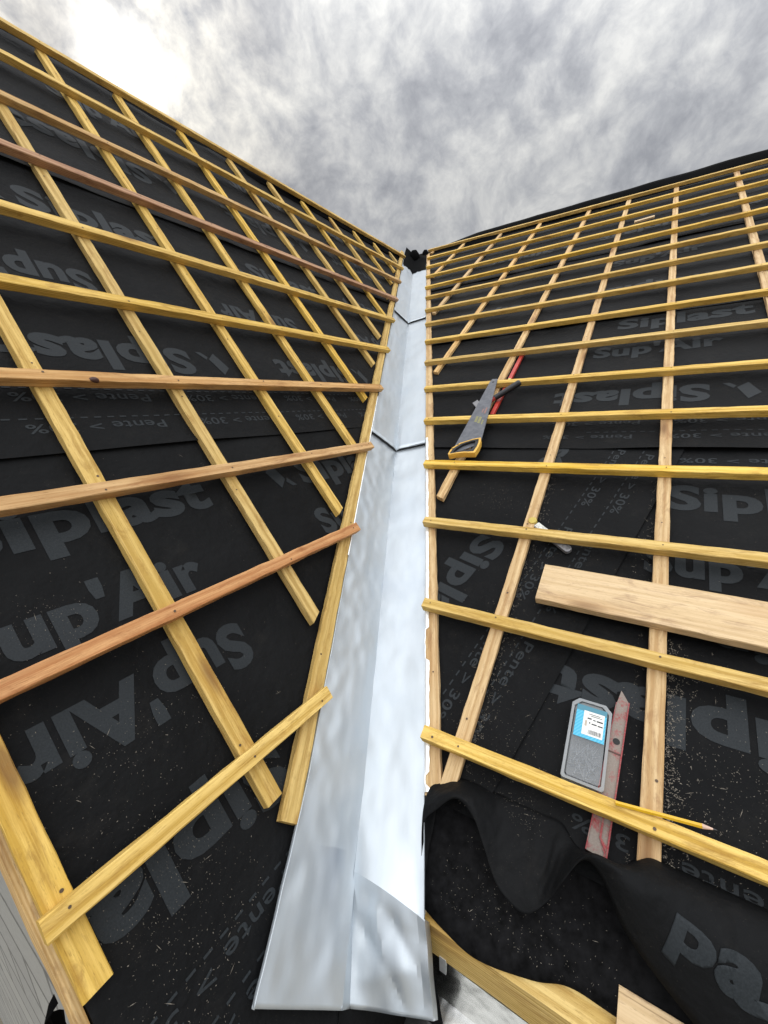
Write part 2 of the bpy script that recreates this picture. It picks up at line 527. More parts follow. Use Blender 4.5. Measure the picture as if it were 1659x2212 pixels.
def membrane(name, sl, poly, step, prints, hfun, label, group='black underlay sheets on the roof', top_only=False):
    """one sheet of underlay: a polygon in slope coordinates cut into a grid, with its print, pushed to height hfun"""
    bm = bmesh.new()
    xs = [p[0] for p in poly]; ys = [p[1] for p in poly]
    vs = put_poly(bm, poly, [tuple(range(len(poly)))], lambda x, y: (x, y), step=step, mi=0)
    nv = set(bm.verts)
    for fn in prints:
        fn(bm)
    pv = [v for v in bm.verts if v not in nv]
    for v in nv:
        a, b = v.co.x, v.co.y
        v.co = sl.p(a, b, hfun(a, b))
    for v in pv:
        a, b = v.co.x, v.co.y
        v.co = sl.p(a, b, hfun(a, b) + 0.0011)
    for f in bm.faces:
        f.normal_update()
        if f.normal.dot(sl.n) < 0: f.normal_flip()
    o = link(name, bm, [M_MEM, M_PRT], smooth=True)
    return tag(o, label, 'underlay', group)


def clip_lines(sl, poly):
    """bisect planes that keep print inside a convex polygon"""
    cx = sum(p[0] for p in poly) / len(poly); cy = sum(p[1] for p in poly) / len(poly)
    out = []
    for i in range(len(poly)):
        p, q = poly[i], poly[(i + 1) % len(poly)]
        no = V((q[1] - p[1], -(q[0] - p[0]), 0)).normalized()
        if no.dot(V((cx - p[0], cy - p[1], 0))) > 0: no = -no
        out.append((V((p[0], p[1], 0)) - no * 0.003, no))
    return out


LA0 = 0.0795                                       # left verge
def lpoly(b0, b1):
    return [(LA0, b0), (a_at(LS, b0, 0.0), b0), (a_at(LS, b1, 0.0), b1), (LA0, b1)]

RX1 = -1.75                                        # right end of the right slope
def rpoly(b0, b1):
    return [(RX1, b0), (a_at(RS, b0, 0.0), b0), (a_at(RS, b1, 0.0), b1), (RX1, b1)]

UP, DN = (0, 1), (0, -1)
P_L, P_R = (1, 0), (-1, 0)

def row_big(s, start, b, d, up, n, per, length, cap, clip, mark=True):
    def fn(bm):
        for i in range(n):
            k = i * per
            o = (start[0] + k, b)
            put_text(bm, s, o, d, up, length, cap, clip)
            if mark:
                put_logo(bm, (o[0] - d[0] * cap * 1.35, b), d, up, cap, clip)
    return fn

def row_small(start, b, d, up, n, per, clip, dash=None, length=0.315):
    def fn(bm):
        for i in range(n):
            put_text(bm, 'Pente > 30%', (start + i * per, b), d, up, length, 0.026, clip, 0.012)
        if dash is not None:
            put_dashes(bm, dash[0], dash[1], dash[2], clip)
    return fn

# left slope, three sheets lapped like shingles
SEAM1, SEAM2 = 0.637, 1.775
RIDL, RIDR = 2.755, 5.22
pl = lpoly(-0.75, 0.76); c = clip_lines(LS, pl)
membrane('underlay_sheet', LS, pl, 0.045, [
    row_big('Siplast', (0.13,), 0.43, P_L, UP, 3, 0.89, 0.53, 0.098, c),
    row_big("Sup'Air", (0.085,), 0.23, P_L, UP, 2, 0.89, 0.45, 0.092, c, False),
    row_big("Sup'Air", (0.545,), 0.112, P_R, DN, 2, 0.89, 0.44, 0.098, c, False),
    row_big('Siplast', (0.475,), -0.155, P_R, DN, 1, 0.89, 0.52, 0.098, c),
    row_small(0.375, -0.352, P_R, DN, 1, 0.42, c, (0.09, 0.5, -0.338)),
    row_small(0.375, -0.425, P_R, DN, 1, 0.42, c, (0.09, 0.5, -0.411)),
    ], lambda a, b: hm(a, b, 0.0, None, 1.0, 1.0),
    'lowest black underlay sheet on the left slope, printed in grey and dusted with sawdust')
pl = lpoly(SEAM1, 1.90); c = clip_lines(LS, pl)
membrane('underlay_sheet', LS, pl, 0.045, [
    row_big('Siplast', (0.875,), 1.008, P_R, DN, 3, 0.89, 0.505, 0.10, c),
    row_big("Sup'Air", (0.70,), 1.30, P_R, DN, 4, 0.89, 0.44, 0.09, c, False),
    row_big('Siplast', (0.62,), 1.56, P_L, UP, 4, 0.89, 0.50, 0.095, c),
    row_small(0.66, 0.815, P_R, DN, 5, 0.42, c, (0.1, 2.4, 0.83)),
    row_small(0.66, 0.722, P_R, DN, 5, 0.42, c, (0.1, 2.4, 0.738)),
    ], lambda a, b: hm(a, b, 0.003, SEAM1, 1.2, 2.0),
    'black underlay sheet across the middle of the left slope, lapping over the one below')
pl = lpoly(SEAM2, RIDL); c = clip_lines(LS, pl)
membrane('underlay_sheet', LS, pl, 0.045, [
    row_big('Siplast', (1.25,), 2.12, P_R, DN, 3, 0.89, 0.5, 0.10, c),
    row_big("Sup'Air", (1.0,), 2.42, P_L, UP, 3, 0.89, 0.44, 0.09, c, False),
    ], lambda a, b: hm(a, b, 0.006, SEAM2, 2.6, 3.0),
    'top black underlay sheet of the left slope, wavy and running up under the ridge batten')

# right slope
SR = [0.105, 1.365, 2.50, 3.66]
pl = rpoly(SR[0], 1.47); c = clip_lines(RS, pl)
membrane('underlay_sheet', RS, pl, 0.045, [
    row_big('Siplast', (-0.075 - 0.89,), 1.085, P_R, UP, 2, 0.89, 0.50, 0.10, c),
    row_big("Sup'Air", (-0.03 - 0.89,), 0.83, P_R, UP, 2, 0.89, 0.44, 0.09, c, False),
    row_big('Siplast', (-0.37 - 0.89,), 0.487, P_L, DN, 2, 0.89, 0.52, 0.10, c),
    row_big("Sup'Air", (-0.62,), 0.70, P_L, DN, 2, 0.89, 0.44, 0.085, c, False),
    row_small(-1.26, 1.325, P_L, DN, 4, 0.42, c),
    row_small(-1.10, 0.195, P_L, DN, 3, 0.42, c),
    ], lambda a, b: hm(a, b, 0.0, SR[0], 1.0, 4.0),
    'black underlay sheet on the lower right slope under the pink plank and the screw box')
pl = rpoly(SR[1], 2.62); c = clip_lines(RS, pl)
membrane('underlay_sheet', RS, pl, 0.045, [
    row_big('Siplast', (-0.195 - 0.89,), 1.772, P_L, DN, 2, 0.89, 0.56, 0.108, c),
    row_big('Siplast', (0.17 - 0.89,), 2.37, P_R, UP, 2, 0.89, 0.54, 0.10, c, False),
    row_big("Sup'Air", (0.25 - 0.89,), 2.09, P_R, UP, 2, 0.89, 0.50, 0.09, c, False),
    row_small(-1.24, 1.545, P_L, DN, 4, 0.42, c, (-1.5, 0.2, 1.56)),
    row_small(-1.22, 1.452, P_L, DN, 4, 0.42, c, (-1.5, 0.2, 1.472)),
    ], lambda a, b: hm(a, b, 0.0075, SR[1], 1.5, 5.0),
    'black underlay sheet across the right slope behind the hand saw, with large grey lettering')
pl = rpoly(SR[2], 3.78); c = clip_lines(RS, pl)
membrane('underlay_sheet', RS, pl, 0.05, [
    row_big('Siplast', (-1.0,), 2.95, P_L, DN, 3, 0.89, 0.55, 0.10, c),
    row_big("Sup'Air", (-0.6,), 3.35, P_R, UP, 2, 0.89, 0.5, 0.09, c, False),
    ], lambda a, b: hm(a, b, 0.009, SR[2], 2.6, 6.0),
    'black underlay sheet on the upper right slope, second below the ridge')
pl = rpoly(SR[3], RIDR); c = clip_lines(RS, pl)
membrane('underlay_sheet', RS, pl, 0.05, [
    row_big('Siplast', (-1.0,), 4.1, P_L, DN, 3, 0.89, 0.55, 0.10, c),
    ], lambda a, b: hm(a, b, 0.0105, SR[3], 2.6, 7.0),
    'topmost black underlay sheet of the right slope, just below the ridge')

# the left sheets fold across the valley onto the right slope
WD = (-0.2756, 0.9613)                              # their length direction there
WU = (0.9613, 0.2756)
def dist_up(a, b): return (a - 0.201) * WU[0] + (b - 0.181) * WU[1]
pl = [(a_at(RS, 0.12, 0.0), 0.12), (0.219, 0.12), (-0.128, 1.40), (a_at(RS, 1.40, 0.0), 1.40)]
c = clip_lines(RS, pl)
pl = [(a_at(RS, -0.5, 0.0), -0.5), (a_at(RS, -0.5, 0.150), -0.5), (a_at(RS, 0.10, 0.150), 0.10), (0.219, 0.12), (-0.128, 1.40), (a_at(RS, 1.40, 0.0), 1.40)]
def ext_prints(bm):
    for k in (0, 1):
        o = (0.402 + WD[0] * 0.89 * k, 0.872 + WD[1] * 0.89 * k)
        put_text(bm, 'Siplast', (o[0] + WU[0] * 0.05, o[1] + WU[1] * 0.05), (-WD[0], -WD[1]), (-WU[0], -WU[1]), 0.5, 0.10, c)
    for off in (0.205, 0.115):
        for k in range(4):
            t = 0.42 * k + 0.02
            o = (0.201 + WU[0] * off + WD[0] * (t + 0.31), 0.181 + WU[1] * off + WD[1] * (t + 0.31))
            put_text(bm, 'Pente > 30%', o, (-WD[0], -WD[1]), (-WU[0], -WU[1]), 0.31, 0.026, c, 0.012)
        put_dashes(bm, 0.0, 1.4, 0, c, d=WD, org=(0.201 + WU[0] * (off + 0.012), 0.181 + WU[1] * (off + 0.012)))
membrane('underlay_sheet', RS, pl, 0.045, [ext_prints],
    lambda a, b: hm(a, b, 0.0045, None, 1.0, 8.0) + 0.004 * math.exp(-max(0, dist_up(a, b)) / 0.03) - 1.1 * max(0.0, -0.06 - b) * min(1.0, wdist(RS, a, b) / 0.05),
    'black underlay sheet lapped slantwise over the valley onto the right slope, beside the zinc')


# ------------------------------------------------------------------ counter battens
T1, T2 = 0.027, 0.054
LB_B = [(-0.117 - 0.0025, -0.137), (0.2, 0.214), (0.52, 0.524), (0.838, 0.861), (1.149, 1.185), (1.455, 1.523), (1.785, 1.828), (2.098, 2.161), (2.428, 2.466), (2.718, 2.787)]
ORD = ['lowest', 'second', 'third', 'fourth', 'fifth', 'sixth', 'seventh', 'eighth', 'ninth', 'tenth', 'eleventh', 'twelfth', 'thirteenth', 'fourteenth', 'fifteenth', 'sixteenth', 'seventeenth']
lc_right = [0.113, 0.4275, 0.757, 1.093, 1.405, 1.735, 2.062, 2.39, 2.72, 3.05, 3.38, 3.71, 4.0]
lnote = ['wide yellow counter batten along the left verge, its square end above the eave', 'yellow counter batten, second from the left verge, its square end beside the valley foot',
    'yellow counter batten on the left slope, third from the verge, ending at the valley batten']
for i, a in enumerate(lc_right):
    w = 0.037
    ac = a - w / 2
    if i < 2: b0 = -0.243
    else:
        b0 = -0.2
        while wdist(LS, ac + w / 2 + 0.004, b0) < 0.214: b0 += 0.004
    nails = [(ac, b0 + 0.15 + 0.31 * k + random.uniform(-.05, .05)) for k in range(10)]
    lab = lnote[i] if i < 3 else ('yellow counter batten running up the left slope, %s counted from the verge' % ORD[i])
    stick('counter_batten', LS, (ac, b0), (ac + 0.002, 2.715), w, 0.004, T1, W_YL2, nails, rough=0.0008,
          skew=((-0.5, 0) if i >= 2 else (0, 0)), label=lab, cat='batten', group='counter battens up the left slope')

rc = [((-0.039, 5.16), (-0.072, 0.122)), ((0.308, 5.16), (0.297, 0.128)), ((0.635, 5.16), (0.656, None)), ((1.085, 5.16), (1.085, None)),
      ((1.49, 5.16), (1.49, None)), ((1.91, 5.16), (1.91, None)), ((2.31, 5.16), (2.31, None)), ((-0.436, 5.16), (-0.412, 0.02)), ((-0.80, 5.16), (-0.79, 0.0)), ((-1.17, 5.16), (-1.16, 0.0)), ((-1.53, 5.16), (-1.53, 0.0))]
rnote = ['tan counter batten running up behind the red spirit level and under the pink plank', 'tan counter batten up the right slope, first beside the zinc valley at the eave',
  'tan counter batten up the right slope with the hand saw lying near its foot', 'tan counter batten on the upper right slope, fourth from the top of the valley',
  'short tan counter batten on the upper right slope, third from the top of the valley', 'short tan counter batten on the upper right slope, second from the top of the valley',
  'shortest tan counter batten, at the very top of the zinc valley on the right slope', 'tan counter batten near the right edge, leaning outward in view', 'tan counter batten beyond the right edge of the view, nearer one',
  'tan counter batten beyond the right edge of the view, middle one', 'tan counter batten beyond the right edge of the view, at the far verge']
for i, (p1, p0) in enumerate(rc):
    w = 0.035
    b0 = p0[1]
    if b0 is None:
        b0 = 0.3
        while wdist(RS, p0[0] - w / 2, b0) > -10 and wdist(RS, p0[0] + w / 2, b0) < 0.200: b0 += 0.004
    nails = [(p0[0] + (p1[0] - p0[0]) * ((b0 + 0.2 + 0.32 * k) - b0) / 5, b0 + 0.2 + 0.32 * k + random.uniform(-.05, .05)) for k in range(15)]
    stick('counter_batten', RS, (p0[0], b0), p1, w, 0.009, T1, W_TAN, nails, rough=0.0009, skew=((0.45, 0) if p0[1] is None else (0, 0)),
          label=rnote[i], cat='batten', group='counter battens up the right slope')

# two battens follow the zinc valley
def valley_batten(sl, w, vdir, t0, t1, wc, width, m, label):
    A, B = sl.ab(X0 + vdir * t0 + w * wc), sl.ab(X0 + vdir * t1 + w * wc)
    stick('valley_batten', sl, A, B, width, 0.006, T1 - 0.0015, m, [sl.ab(X0 + vdir * t + w * wc) for t in (0.0, 0.5, 1.0, 1.6, 2.2, 3.0)], rough=0.0014,
          label=label, cat='batten', group='battens along both sides of the zinc valley')
valley_batten(LS, wl, vd, -0.355, 4.86, 0.1905, 0.040, W_YL2, 'long batten along the left edge of the zinc valley, its sawn end near the eave')
valley_batten(RS, wr, vd, -0.275, 5.1, 0.1775, 0.038, W_TAN, 'long weathered batten along the right edge of the zinc valley')

# ------------------------------------------------------------------ battens
lmat = [W_YEL, W_RED, W_ORG, W_ORG, W_YL2, W_YL2, W_BRN, W_BR2, W_YL2, W_YL2]
lbl = ['yellow batten nearest the eave on the left slope, its cut end overhanging the verge', 'reddish orange batten, second from the eave on the left slope, with dark streaks',
  'orange tan batten, third from the eave on the left slope', 'orange batten with a dark bark knot, fourth from the eave on the left slope',
  'broad lit yellow batten, fifth from the eave on the left slope', 'yellow batten, sixth from the eave on the left slope, above the broad lit yellow one',
  'dark brown batten above a gaping underlay seam on the left slope', 'brownish batten, third below the ridge batten on the left slope',
  'yellow batten just below the ridge batten of the left slope', 'yellow ridge batten along the top edge of the left slope']
for i, (b0, b1) in enumerate(LB_B):
    w = 0.031
    a0 = 0.0675 if i == 0 else 0.074
    bb = lambda a, a1: b0 + (b1 - b0) * (a - a0) / (a1 - a0)
    a1 = a_at(LS, b1 - w / 2, 0.166)
    nails = [(a - 0.018, bb(a, a1)) for a in lc_right if a < a1] + [(a1 - 0.03, b1)]
    o = stick('batten', LS, (a0, b0 - w / 2), (a1, b1 - w / 2), w, T1 + 0.0006, T2, lmat[i], nails,
              skew=(0, 0.0), label=lbl[i], cat='batten', group='battens across the left slope')
    if i == 3:                                       # bark knot on the arris
        bm = bmesh.new()
        bmesh.ops.create_icosphere(bm, subdivisions=2, radius=0.009)
        for v in bm.verts:
            v.co *= 1 + 0.35 * noise.noise(v.co * 130)
            v.co = V((v.co.x * 1.5, v.co.y * 0.8, v.co.z * 0.7))
        kn = link('bark_knot', bm, plain('bark', (0.06, 0.022, 0.015), 0.6), smooth=True)
        kn.parent = o
        kn.location = (0.513 - a0, -w / 2 + 0.004, T2 - T1 - 0.003)

RB_B = [(0.237, 0.229), (0.560, 0.566), (0.895, 0.896), (1.226, 1.223), (1.545, 1.553), (1.855, 1.870), (2.188, 2.194), (2.499, 2.507), (2.812, 2.823),
        (3.122, 3.122), (3.424, 3.428), (3.738, 3.728), (4.040, 4.058), (4.366, 4.394), (4.68, 4.742), (4.985, 5.072)]
for i, (br, bl) in enumerate(RB_B):
    w = 0.031
    af = -0.27
    al = a_at(RS, bl, 0.166)
    sp = (br - bl) / (af - al) if i < 6 else (br - bl) / (-0.5 - 1.0) * 1.0
    f = lambda a: bl + (br - bl) * (al - a) / (al - af) if i < 6 else br + (bl - br) * (a + 0.5) / 1.5
    b_r, b_l = f(RX1 + 0.01), f(al)
    nails = [(p0[0] - 0.0, f(p0[0])) for (p1, p0) in rc if p0[0] < al] + [(al - 0.025, b_l)]
    if i == 15: lab = 'topmost yellow batten of the right slope, under the black ridge strip'
    elif i == 0: lab = 'yellow batten nearest the eave on the right slope, with the pencil lying on it'
    elif i == 1: lab = 'mottled yellow batten, second from the eave on the right slope, below the pink plank'
    elif i == 2: lab = 'yellow batten, third from the eave on the right slope, just above the pink plank'
    elif i == 3: lab = 'yellow batten on the right slope on which the saw handle rests'
    else: lab = 'yellow batten across the right slope, %s counted up from the eave' % ORD[i]
    stick('batten', RS, (al, b_l - w / 2), (RX1 + 0.01, b_r - w / 2), w, T1 + 0.0006, T2, W_YEL if i < 6 else W_YL2, nails,
          label=lab, cat='batten', group='battens across the right slope')

# ------------------------------------------------------------------ zinc valley
def zinc_sheet(t0, t1, lift, label, deform=False, base=0.016):
    bm = bmesh.new()
    nt = max(8, int((t1 - t0) / (0.008 if deform else 0.03)))
    WLZ, WRZ = 0.166, 0.158
    cols = [(-1, k / 20) for k in range(20, 0, -1)] + [(0, 0)] + [(1, k / 20) for k in range(1, 21)]
    off = (n1 + n2).normalized() * 1.0
    grid = []
    for i in range(nt + 1):
        row = []
        NB = 26
        def row_t(tc_):                                  # rows follow the crease so that it stays a clean line
            if not deform: return t0 + (t1 - t0) * i / nt
            if i <= NB: return t0 + (tc_ - t0) * i / NB
            q = (i - NB) / (nt - NB)
            return tc_ + (t1 - tc_) * (0.35 * q + 0.65 * q * q)
        if True:
            for s, f in cols:
                w, nn, W = (wl, n1, WLZ) if s <= 0 else (wr, n2, WRZ)
                tc = -0.405 - 0.065 * f + 0.02 * f * (1 - f) if s > 0 else -0.405
                t = row_t(tc)
                x = f * (W + (0.020 * min(1.0, max(0.0, (-0.28 - t) / 0.3)) if s <= 0 else 0.0))
                h = base + 0.0025 * noise.noise(V((t * 3.0, s * x * 9, 2.0))) + 0.0016 * noise.noise(V((t * 11.0, s * x * 14, 7.0))) + (0.0018 if s < 0 else 0.0006) * noise.noise(V((t * 21.0, s * x * 36, 3.0)))
                k = math.exp(-(t - t0) / 0.16) * lift
                h += k * min(1, f * 5)
                p = X0 + vd * t + w * x + nn * h
                if s == 0:
                    p = X0 + vd * t + (n1 + n2).normalized() * (base / max(0.2, (n1 + n2).normalized().dot(n1)))
                if deform and s > 0:
                    dd = tc - t                                      # distance below the crease of the crushed corner
                    bul = 0.014 * math.sin(math.pi * min(1, f * 1.15)) ** 0.7
                    if dd > 0:
                        cr_ = 0.006 * noise.noise(V((t * 17, x * 24, 1.0))) + 0.010 * abs(noise.noise(V((t * 11 + x * 13, x * 9, 4.0))))
                        cr_ += 0.55 * (noise.voronoi(V((t * 13, x * 15, 2.0)))[0][0] - 0.4) * 0.024
                        p += nn * (bul - 0.5 * dd * (1 - 0.6 * math.exp(-4 * f)) + cr_ * min(1, dd / 0.03) * min(1, f * 5))
                    else:
                        p += nn * bul * math.exp(dd / 0.05)
                row.append(bm.verts.new(p))
            # upstands
            pe = row[0].co.copy(); row.insert(0, bm.verts.new(pe + n1 * 0.011 + wl * 0.001))
            pe = row[-1].co.copy()
            row.append(bm.verts.new(pe + n2 * (0.010 if not (deform and t < -0.47) else -0.03) + wr * 0.001))
        grid.append(row)
    for i in range(nt):
        for j in range(len(grid[0]) - 1):
            bm.faces.new((grid[i][j], grid[i][j + 1], grid[i + 1][j + 1], grid[i + 1][j]))
    for f in bm.faces:
        f.normal_update()
        if f.normal.dot(n1 + n2) < 0: f.normal_flip()
    # give local coordinates along the valley for the material
    mtx = frame(X0, vd, n1 + n2)
    inv = mtx.inverted()
    for v in bm.verts: v.co = inv @ v.co
    me_o = link('zinc_valley_sheet', bm, [M_ZNC], mtx, smooth=True)
    me_o.data.set_sharp_from_angle(angle=math.radians(16))
    sol = me_o.modifiers.new('thickness', 'SOLIDIFY'); sol.thickness = 0.0008; sol.offset = -1
    return tag(me_o, label, 'zinc flashing', 'zinc sheets of the valley')

z1 = zinc_sheet(-0.59, 1.17, 0.0, 'lowest zinc sheet of the valley, with a crumpled lower right corner', True)
z2 = zinc_sheet(1.105, 2.93, 0.0095, 'middle zinc sheet of the valley between two dark lapped joints', base=0.0195)
z3 = zinc_sheet(2.85, 4.60, 0.0095, 'upper zinc sheet of the valley below the black ridge saddle', base=0.0225)

def joint_shade(t, par, base):  # dark strip added as the shadow under the lifted sheet edge
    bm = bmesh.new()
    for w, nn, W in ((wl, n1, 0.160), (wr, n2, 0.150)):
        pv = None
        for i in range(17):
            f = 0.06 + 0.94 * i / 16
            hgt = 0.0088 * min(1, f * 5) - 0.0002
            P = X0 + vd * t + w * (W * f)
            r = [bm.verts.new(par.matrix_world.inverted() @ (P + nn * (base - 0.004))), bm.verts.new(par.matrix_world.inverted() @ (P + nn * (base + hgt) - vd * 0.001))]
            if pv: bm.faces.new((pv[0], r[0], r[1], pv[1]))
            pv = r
    o = link('gap_shade_strip', bm, M_DARK)
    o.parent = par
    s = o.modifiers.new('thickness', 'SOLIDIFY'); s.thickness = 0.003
joint_shade(1.108, z2, 0.0195)
joint_shade(2.853, z3, 0.0225)

# crimped white hem along the right edge of the lowest sheet
bm = bmesh.new()
prev = None
t = -0.27
while t < 1.15:
    wob = 0.003 * noise.noise(V((t * 17, 0, 3))) + 0.0022 * noise.noise(V((t * 60, 0, 5)))
    gap = 1.0 if noise.noise(V((t * 6, 9, 1))) > -0.32 else 0.15
    P = X0 + vd * t
    r = [P + wr * 0.1585 + n2 * 0.0265, P + wr * (0.1585 + 0.0065 * gap + wob) + n2 * (0.0305 + wob), P + wr * (0.160 + 0.011 * gap + wob) + n2 * (0.0275 + wob * 0.5)]
    r = [bm.verts.new(z1.matrix_world.inverted() @ p) for p in r]
    if prev:
        for j in range(2): bm.faces.new((prev[j], prev[j + 1], r[j + 1], r[j]))
    prev = r
    t += 0.008
hem = link('folded_hem', bm, M_HEM, smooth=True)
hem.parent = z1
bm = bmesh.new()
prev = None
t = 0.35
while t < 1.45:
    wob = 0.0015 * noise.noise(V((t * 19, 4, 3)))
    P = X0 + vd * t
    r = [P + wl * 0.1665 + n1 * 0.027, P + wl * (0.169 + wob) + n1 * (0.031 + wob), P + wl * (0.172 + wob) + n1 * 0.0285]
    r = [bm.verts.new(z1.matrix_world.inverted() @ p) for p in r]
    if prev:
        for j in range(2): bm.faces.new((prev[j], prev[j + 1], r[j + 1], r[j]))
    prev = r
    t += 0.01
hem = link('folded_hem', bm, M_HEM, smooth=True)
hem.parent = z1

# ------------------------------------------------------------------ ridge strips and saddle
def strip(name, sl, a0, a1, prof, label, droop=None):
    bm = bmesh.new()
    k = int(abs(a1 - a0) / 0.08)
    g = []
    for i in range(k + 1):
        a = a0 + (a1 - a0) * i / k
        row = []
        for (b, h) in prof:
            q = 1.0
            if droop == 'L':
                k_ = min(1.0, max(0.0, (a - 1.7) / 1.3)); q = 0.25 + 1.1 * k_ * k_ * min(1.0, (a1 - a) / 0.6 + 0.25)
            elif droop: q = min(1.0, max(0.15, abs(droop - a) / 0.8))
            row.append(bm.verts.new(sl.p(a, b + 0.006 * nz(a * 3, b), h * q + 0.006 * nz(a * 4, b * 9, 2))))
        g.append(row)
    for i in range(k):
        for j in range(len(prof) - 1):
            bm.faces.new((g[i][j], g[i + 1][j], g[i + 1][j + 1], g[i][j + 1]))
    bmesh.ops.recalc_face_normals(bm, faces=bm.faces)
    return tag(link(name, bm, M_UND, smooth=True), label, 'underlay', 'black underlay strips folded over the ridges')

tl = a_at(LS, 2.77, 0.12)
strip('ridge_underlay', LS, LA0, tl, [(2.69, 0.010), (2.74, 0.02), (2.775, 0.035), (2.80, 0.03), (2.81, -0.01), (2.79, -0.06)], 'black underlay strip folded over the ridge of the left slope', 'L')
tr = a_at(RS, 5.22, 0.02)
strip('ridge_underlay', RS, RX1, tr, [(5.02, 0.012), (5.10, 0.040), (5.17, 0.068), (5.215, 0.07), (5.24, 0.04), (5.25, -0.05)], 'black underlay strip standing up along the ridge of the right slope', tr)

bm = bmesh.new()
g = []
for i in range(19):
    t = 4.40 + 0.72 * i / 18
    row = []
    for j in range(-8, 9):
        f = j / 8
        w, nn = (wl, n1) if f < 0 else (wr, n2)
        x = abs(f) * 0.163
        up_ = 0.0255 + 0.003 * nz(t * 6, f * 4, 1) + max(0, (i - 11) / 7) ** 1.5 * 0.02
        if j == 0: p = X0 + vd * t + (n1 + n2).normalized() * (up_ * 1.2)
        else: p = X0 + vd * t + w * x + nn * up_
        if i == 0: p += vd * (0.16 * nz(f * 4, 2, 2))
        row.append(bm.verts.new(p))
    g.append(row)
for i in range(18):
    for j in range(16):
        bm.faces.new((g[i][j], g[i][j + 1], g[i + 1][j + 1], g[i + 1][j]))
for f in bm.faces:
    f.normal_update()
    if f.normal.dot(n1 + n2) < 0: f.normal_flip()
def lump(ctr, sx, sy, sz):
    r = bmesh.ops.create_icosphere(bm, subdivisions=3, radius=1.0)
    for v in r['verts']:
        q = v.co.copy()
        k = 1 + 0.12 * noise.noise(q * 2.1 + V((sx * 9, 0, 0)))
        v.co = ctr + RX * q.x * sx * k + vd * q.y * sy * k + V((0, 0, 1)) * q.z * sz * k
lump(X0 + vd * 4.98 + V((0.01, 0, 0.075)), 0.06, 0.06, 0.07)
lump(X0 + vd * 5.02 + V((0.14, 0, 0.085)), 0.038, 0.04, 0.05)
tag(link('ridge_saddle', bm, M_UND, smooth=True), 'crumpled black underlay saddle bunched up at the top of the zinc valley', 'underlay')

# ------------------------------------------------------------------ loose flap of underlay at the right eave
E_ = [(0.290, -0.062, -0.016), (0.306, 0.0, 0.015), (0.318, 0.054, 0.035), (0.294, 0.085, 0.06), (0.26, 0.118, 0.07), (0.221, 0.103, 0.06), (0.192, 0.068, 0.04), (0.156, 0.025, 0.02), (0.107, 0.01, 0.012), (0.074, 0.04, 0.02), (0.052, 0.078, 0.045), (0.024, 0.12, 0.07), (-0.005, 0.109, 0.07), (-0.04, 0.063, 0.05), (-0.077, 0.035, 0.035), (-0.136, 0.001, 0.02), (-0.212, -0.036, 0.0), (-0.5, -0.05, 0.0), (-1.0, -0.05, 0.0), (-1.7, -0.05, 0.0)]
M_ = [(0.305, 0.05, 0.0), (0.322, 0.07, 0.02), (0.33, 0.10, 0.03), (0.297, 0.12, 0.05), (0.255, 0.135, 0.06), (0.221, 0.13, 0.05), (0.192, 0.11, 0.03), (0.156, 0.08, 0.014), (0.107, 0.07, 0.008), (0.074, 0.09, 0.016), (0.045, 0.115, 0.04), (0.012, 0.135, 0.072), (-0.024, 0.133, 0.085), (-0.069, 0.131, 0.085), (-0.105, 0.122, 0.08), (-0.16, 0.114, 0.073), (-0.24, 0.114, 0.06), (-0.5, 0.10, 0.04), (-1.0, 0.1, 0.03), (-1.7, 0.1, 0.03)]
A_ = [(0.32, 0.14, 0.002), (0.326, 0.145, 0.002), (0.33, 0.15, 0.002), (0.30, 0.16, 0.002), (0.26, 0.17, 0.002), (0.225, 0.17, 0.002), (0.195, 0.17, 0.002), (0.156, 0.17, 0.002), (0.107, 0.17, 0.002), (0.07, 0.17, 0.002), (0.04, 0.145, 0.002), (0.005, 0.140, 0.002), (-0.03, 0.142, 0.002), (-0.07, 0.18, 0.002), (-0.11, 0.18, 0.002), (-0.17, 0.18, 0.002), (-0.24, 0.18, 0.002), (-0.5, 0.18, 0.002), (-1.0, 0.18, 0.002), (-1.7, 0.18, 0.002)]
def cr(P, x):                                       # Catmull-Rom through a list
    i = min(len(P) - 2, max(0, int(x))); f = x - i
    p = [V(P[max(0, i - 1)]), V(P[i]), V(P[i + 1]), V(P[min(len(P) - 1, i + 2)])]
    return 0.5 * ((2 * p[1]) + (-p[0] + p[2]) * f + (2 * p[0] - 5 * p[1] + 4 * p[2] - p[3]) * f * f + (-p[0] + 3 * p[1] - 3 * p[2] + p[3]) * f ** 3)
def flap_pt(s, t, lift=0.0):
    a, m, e = cr(A_, s), cr(M_, s), cr(E_, s)
    c = 2 * m - 0.5 * (a + e)
    q = a * (1 - t) ** 2 + c * 2 * t * (1 - t) + e * t * t
    q = q.copy()
    q.z += 0.007 * (noise.voronoi(V((s * 0.75, t * 2.1 + s * .3, 0)))[0][0] - 0.4) * math.sin(math.pi * min(1, t + .05))
    q.z += (0.004 * nz(s * 1.3, t * 2.2, 6) + 0.0055 * abs(nz(s * 1.9 + t * 1.5, t * 2.5 - s * .6, 8))) * math.sin(math.pi * min(1, t + .05)) ** .5
    return q
bm = bmesh.new()
NS, NTT = 170, 22
g = [[bm.verts.new(RS.p(*flap_pt(19.0 * i / NS, j / NTT))) for j in range(NTT + 1)] for i in range(NS + 1)]
for i in range(NS):
    for j in range(NTT):
        bm.faces.new((g[i][j], g[i + 1][j], g[i + 1][j + 1], g[i][j + 1]))
for f in bm.faces: f.normal_update()
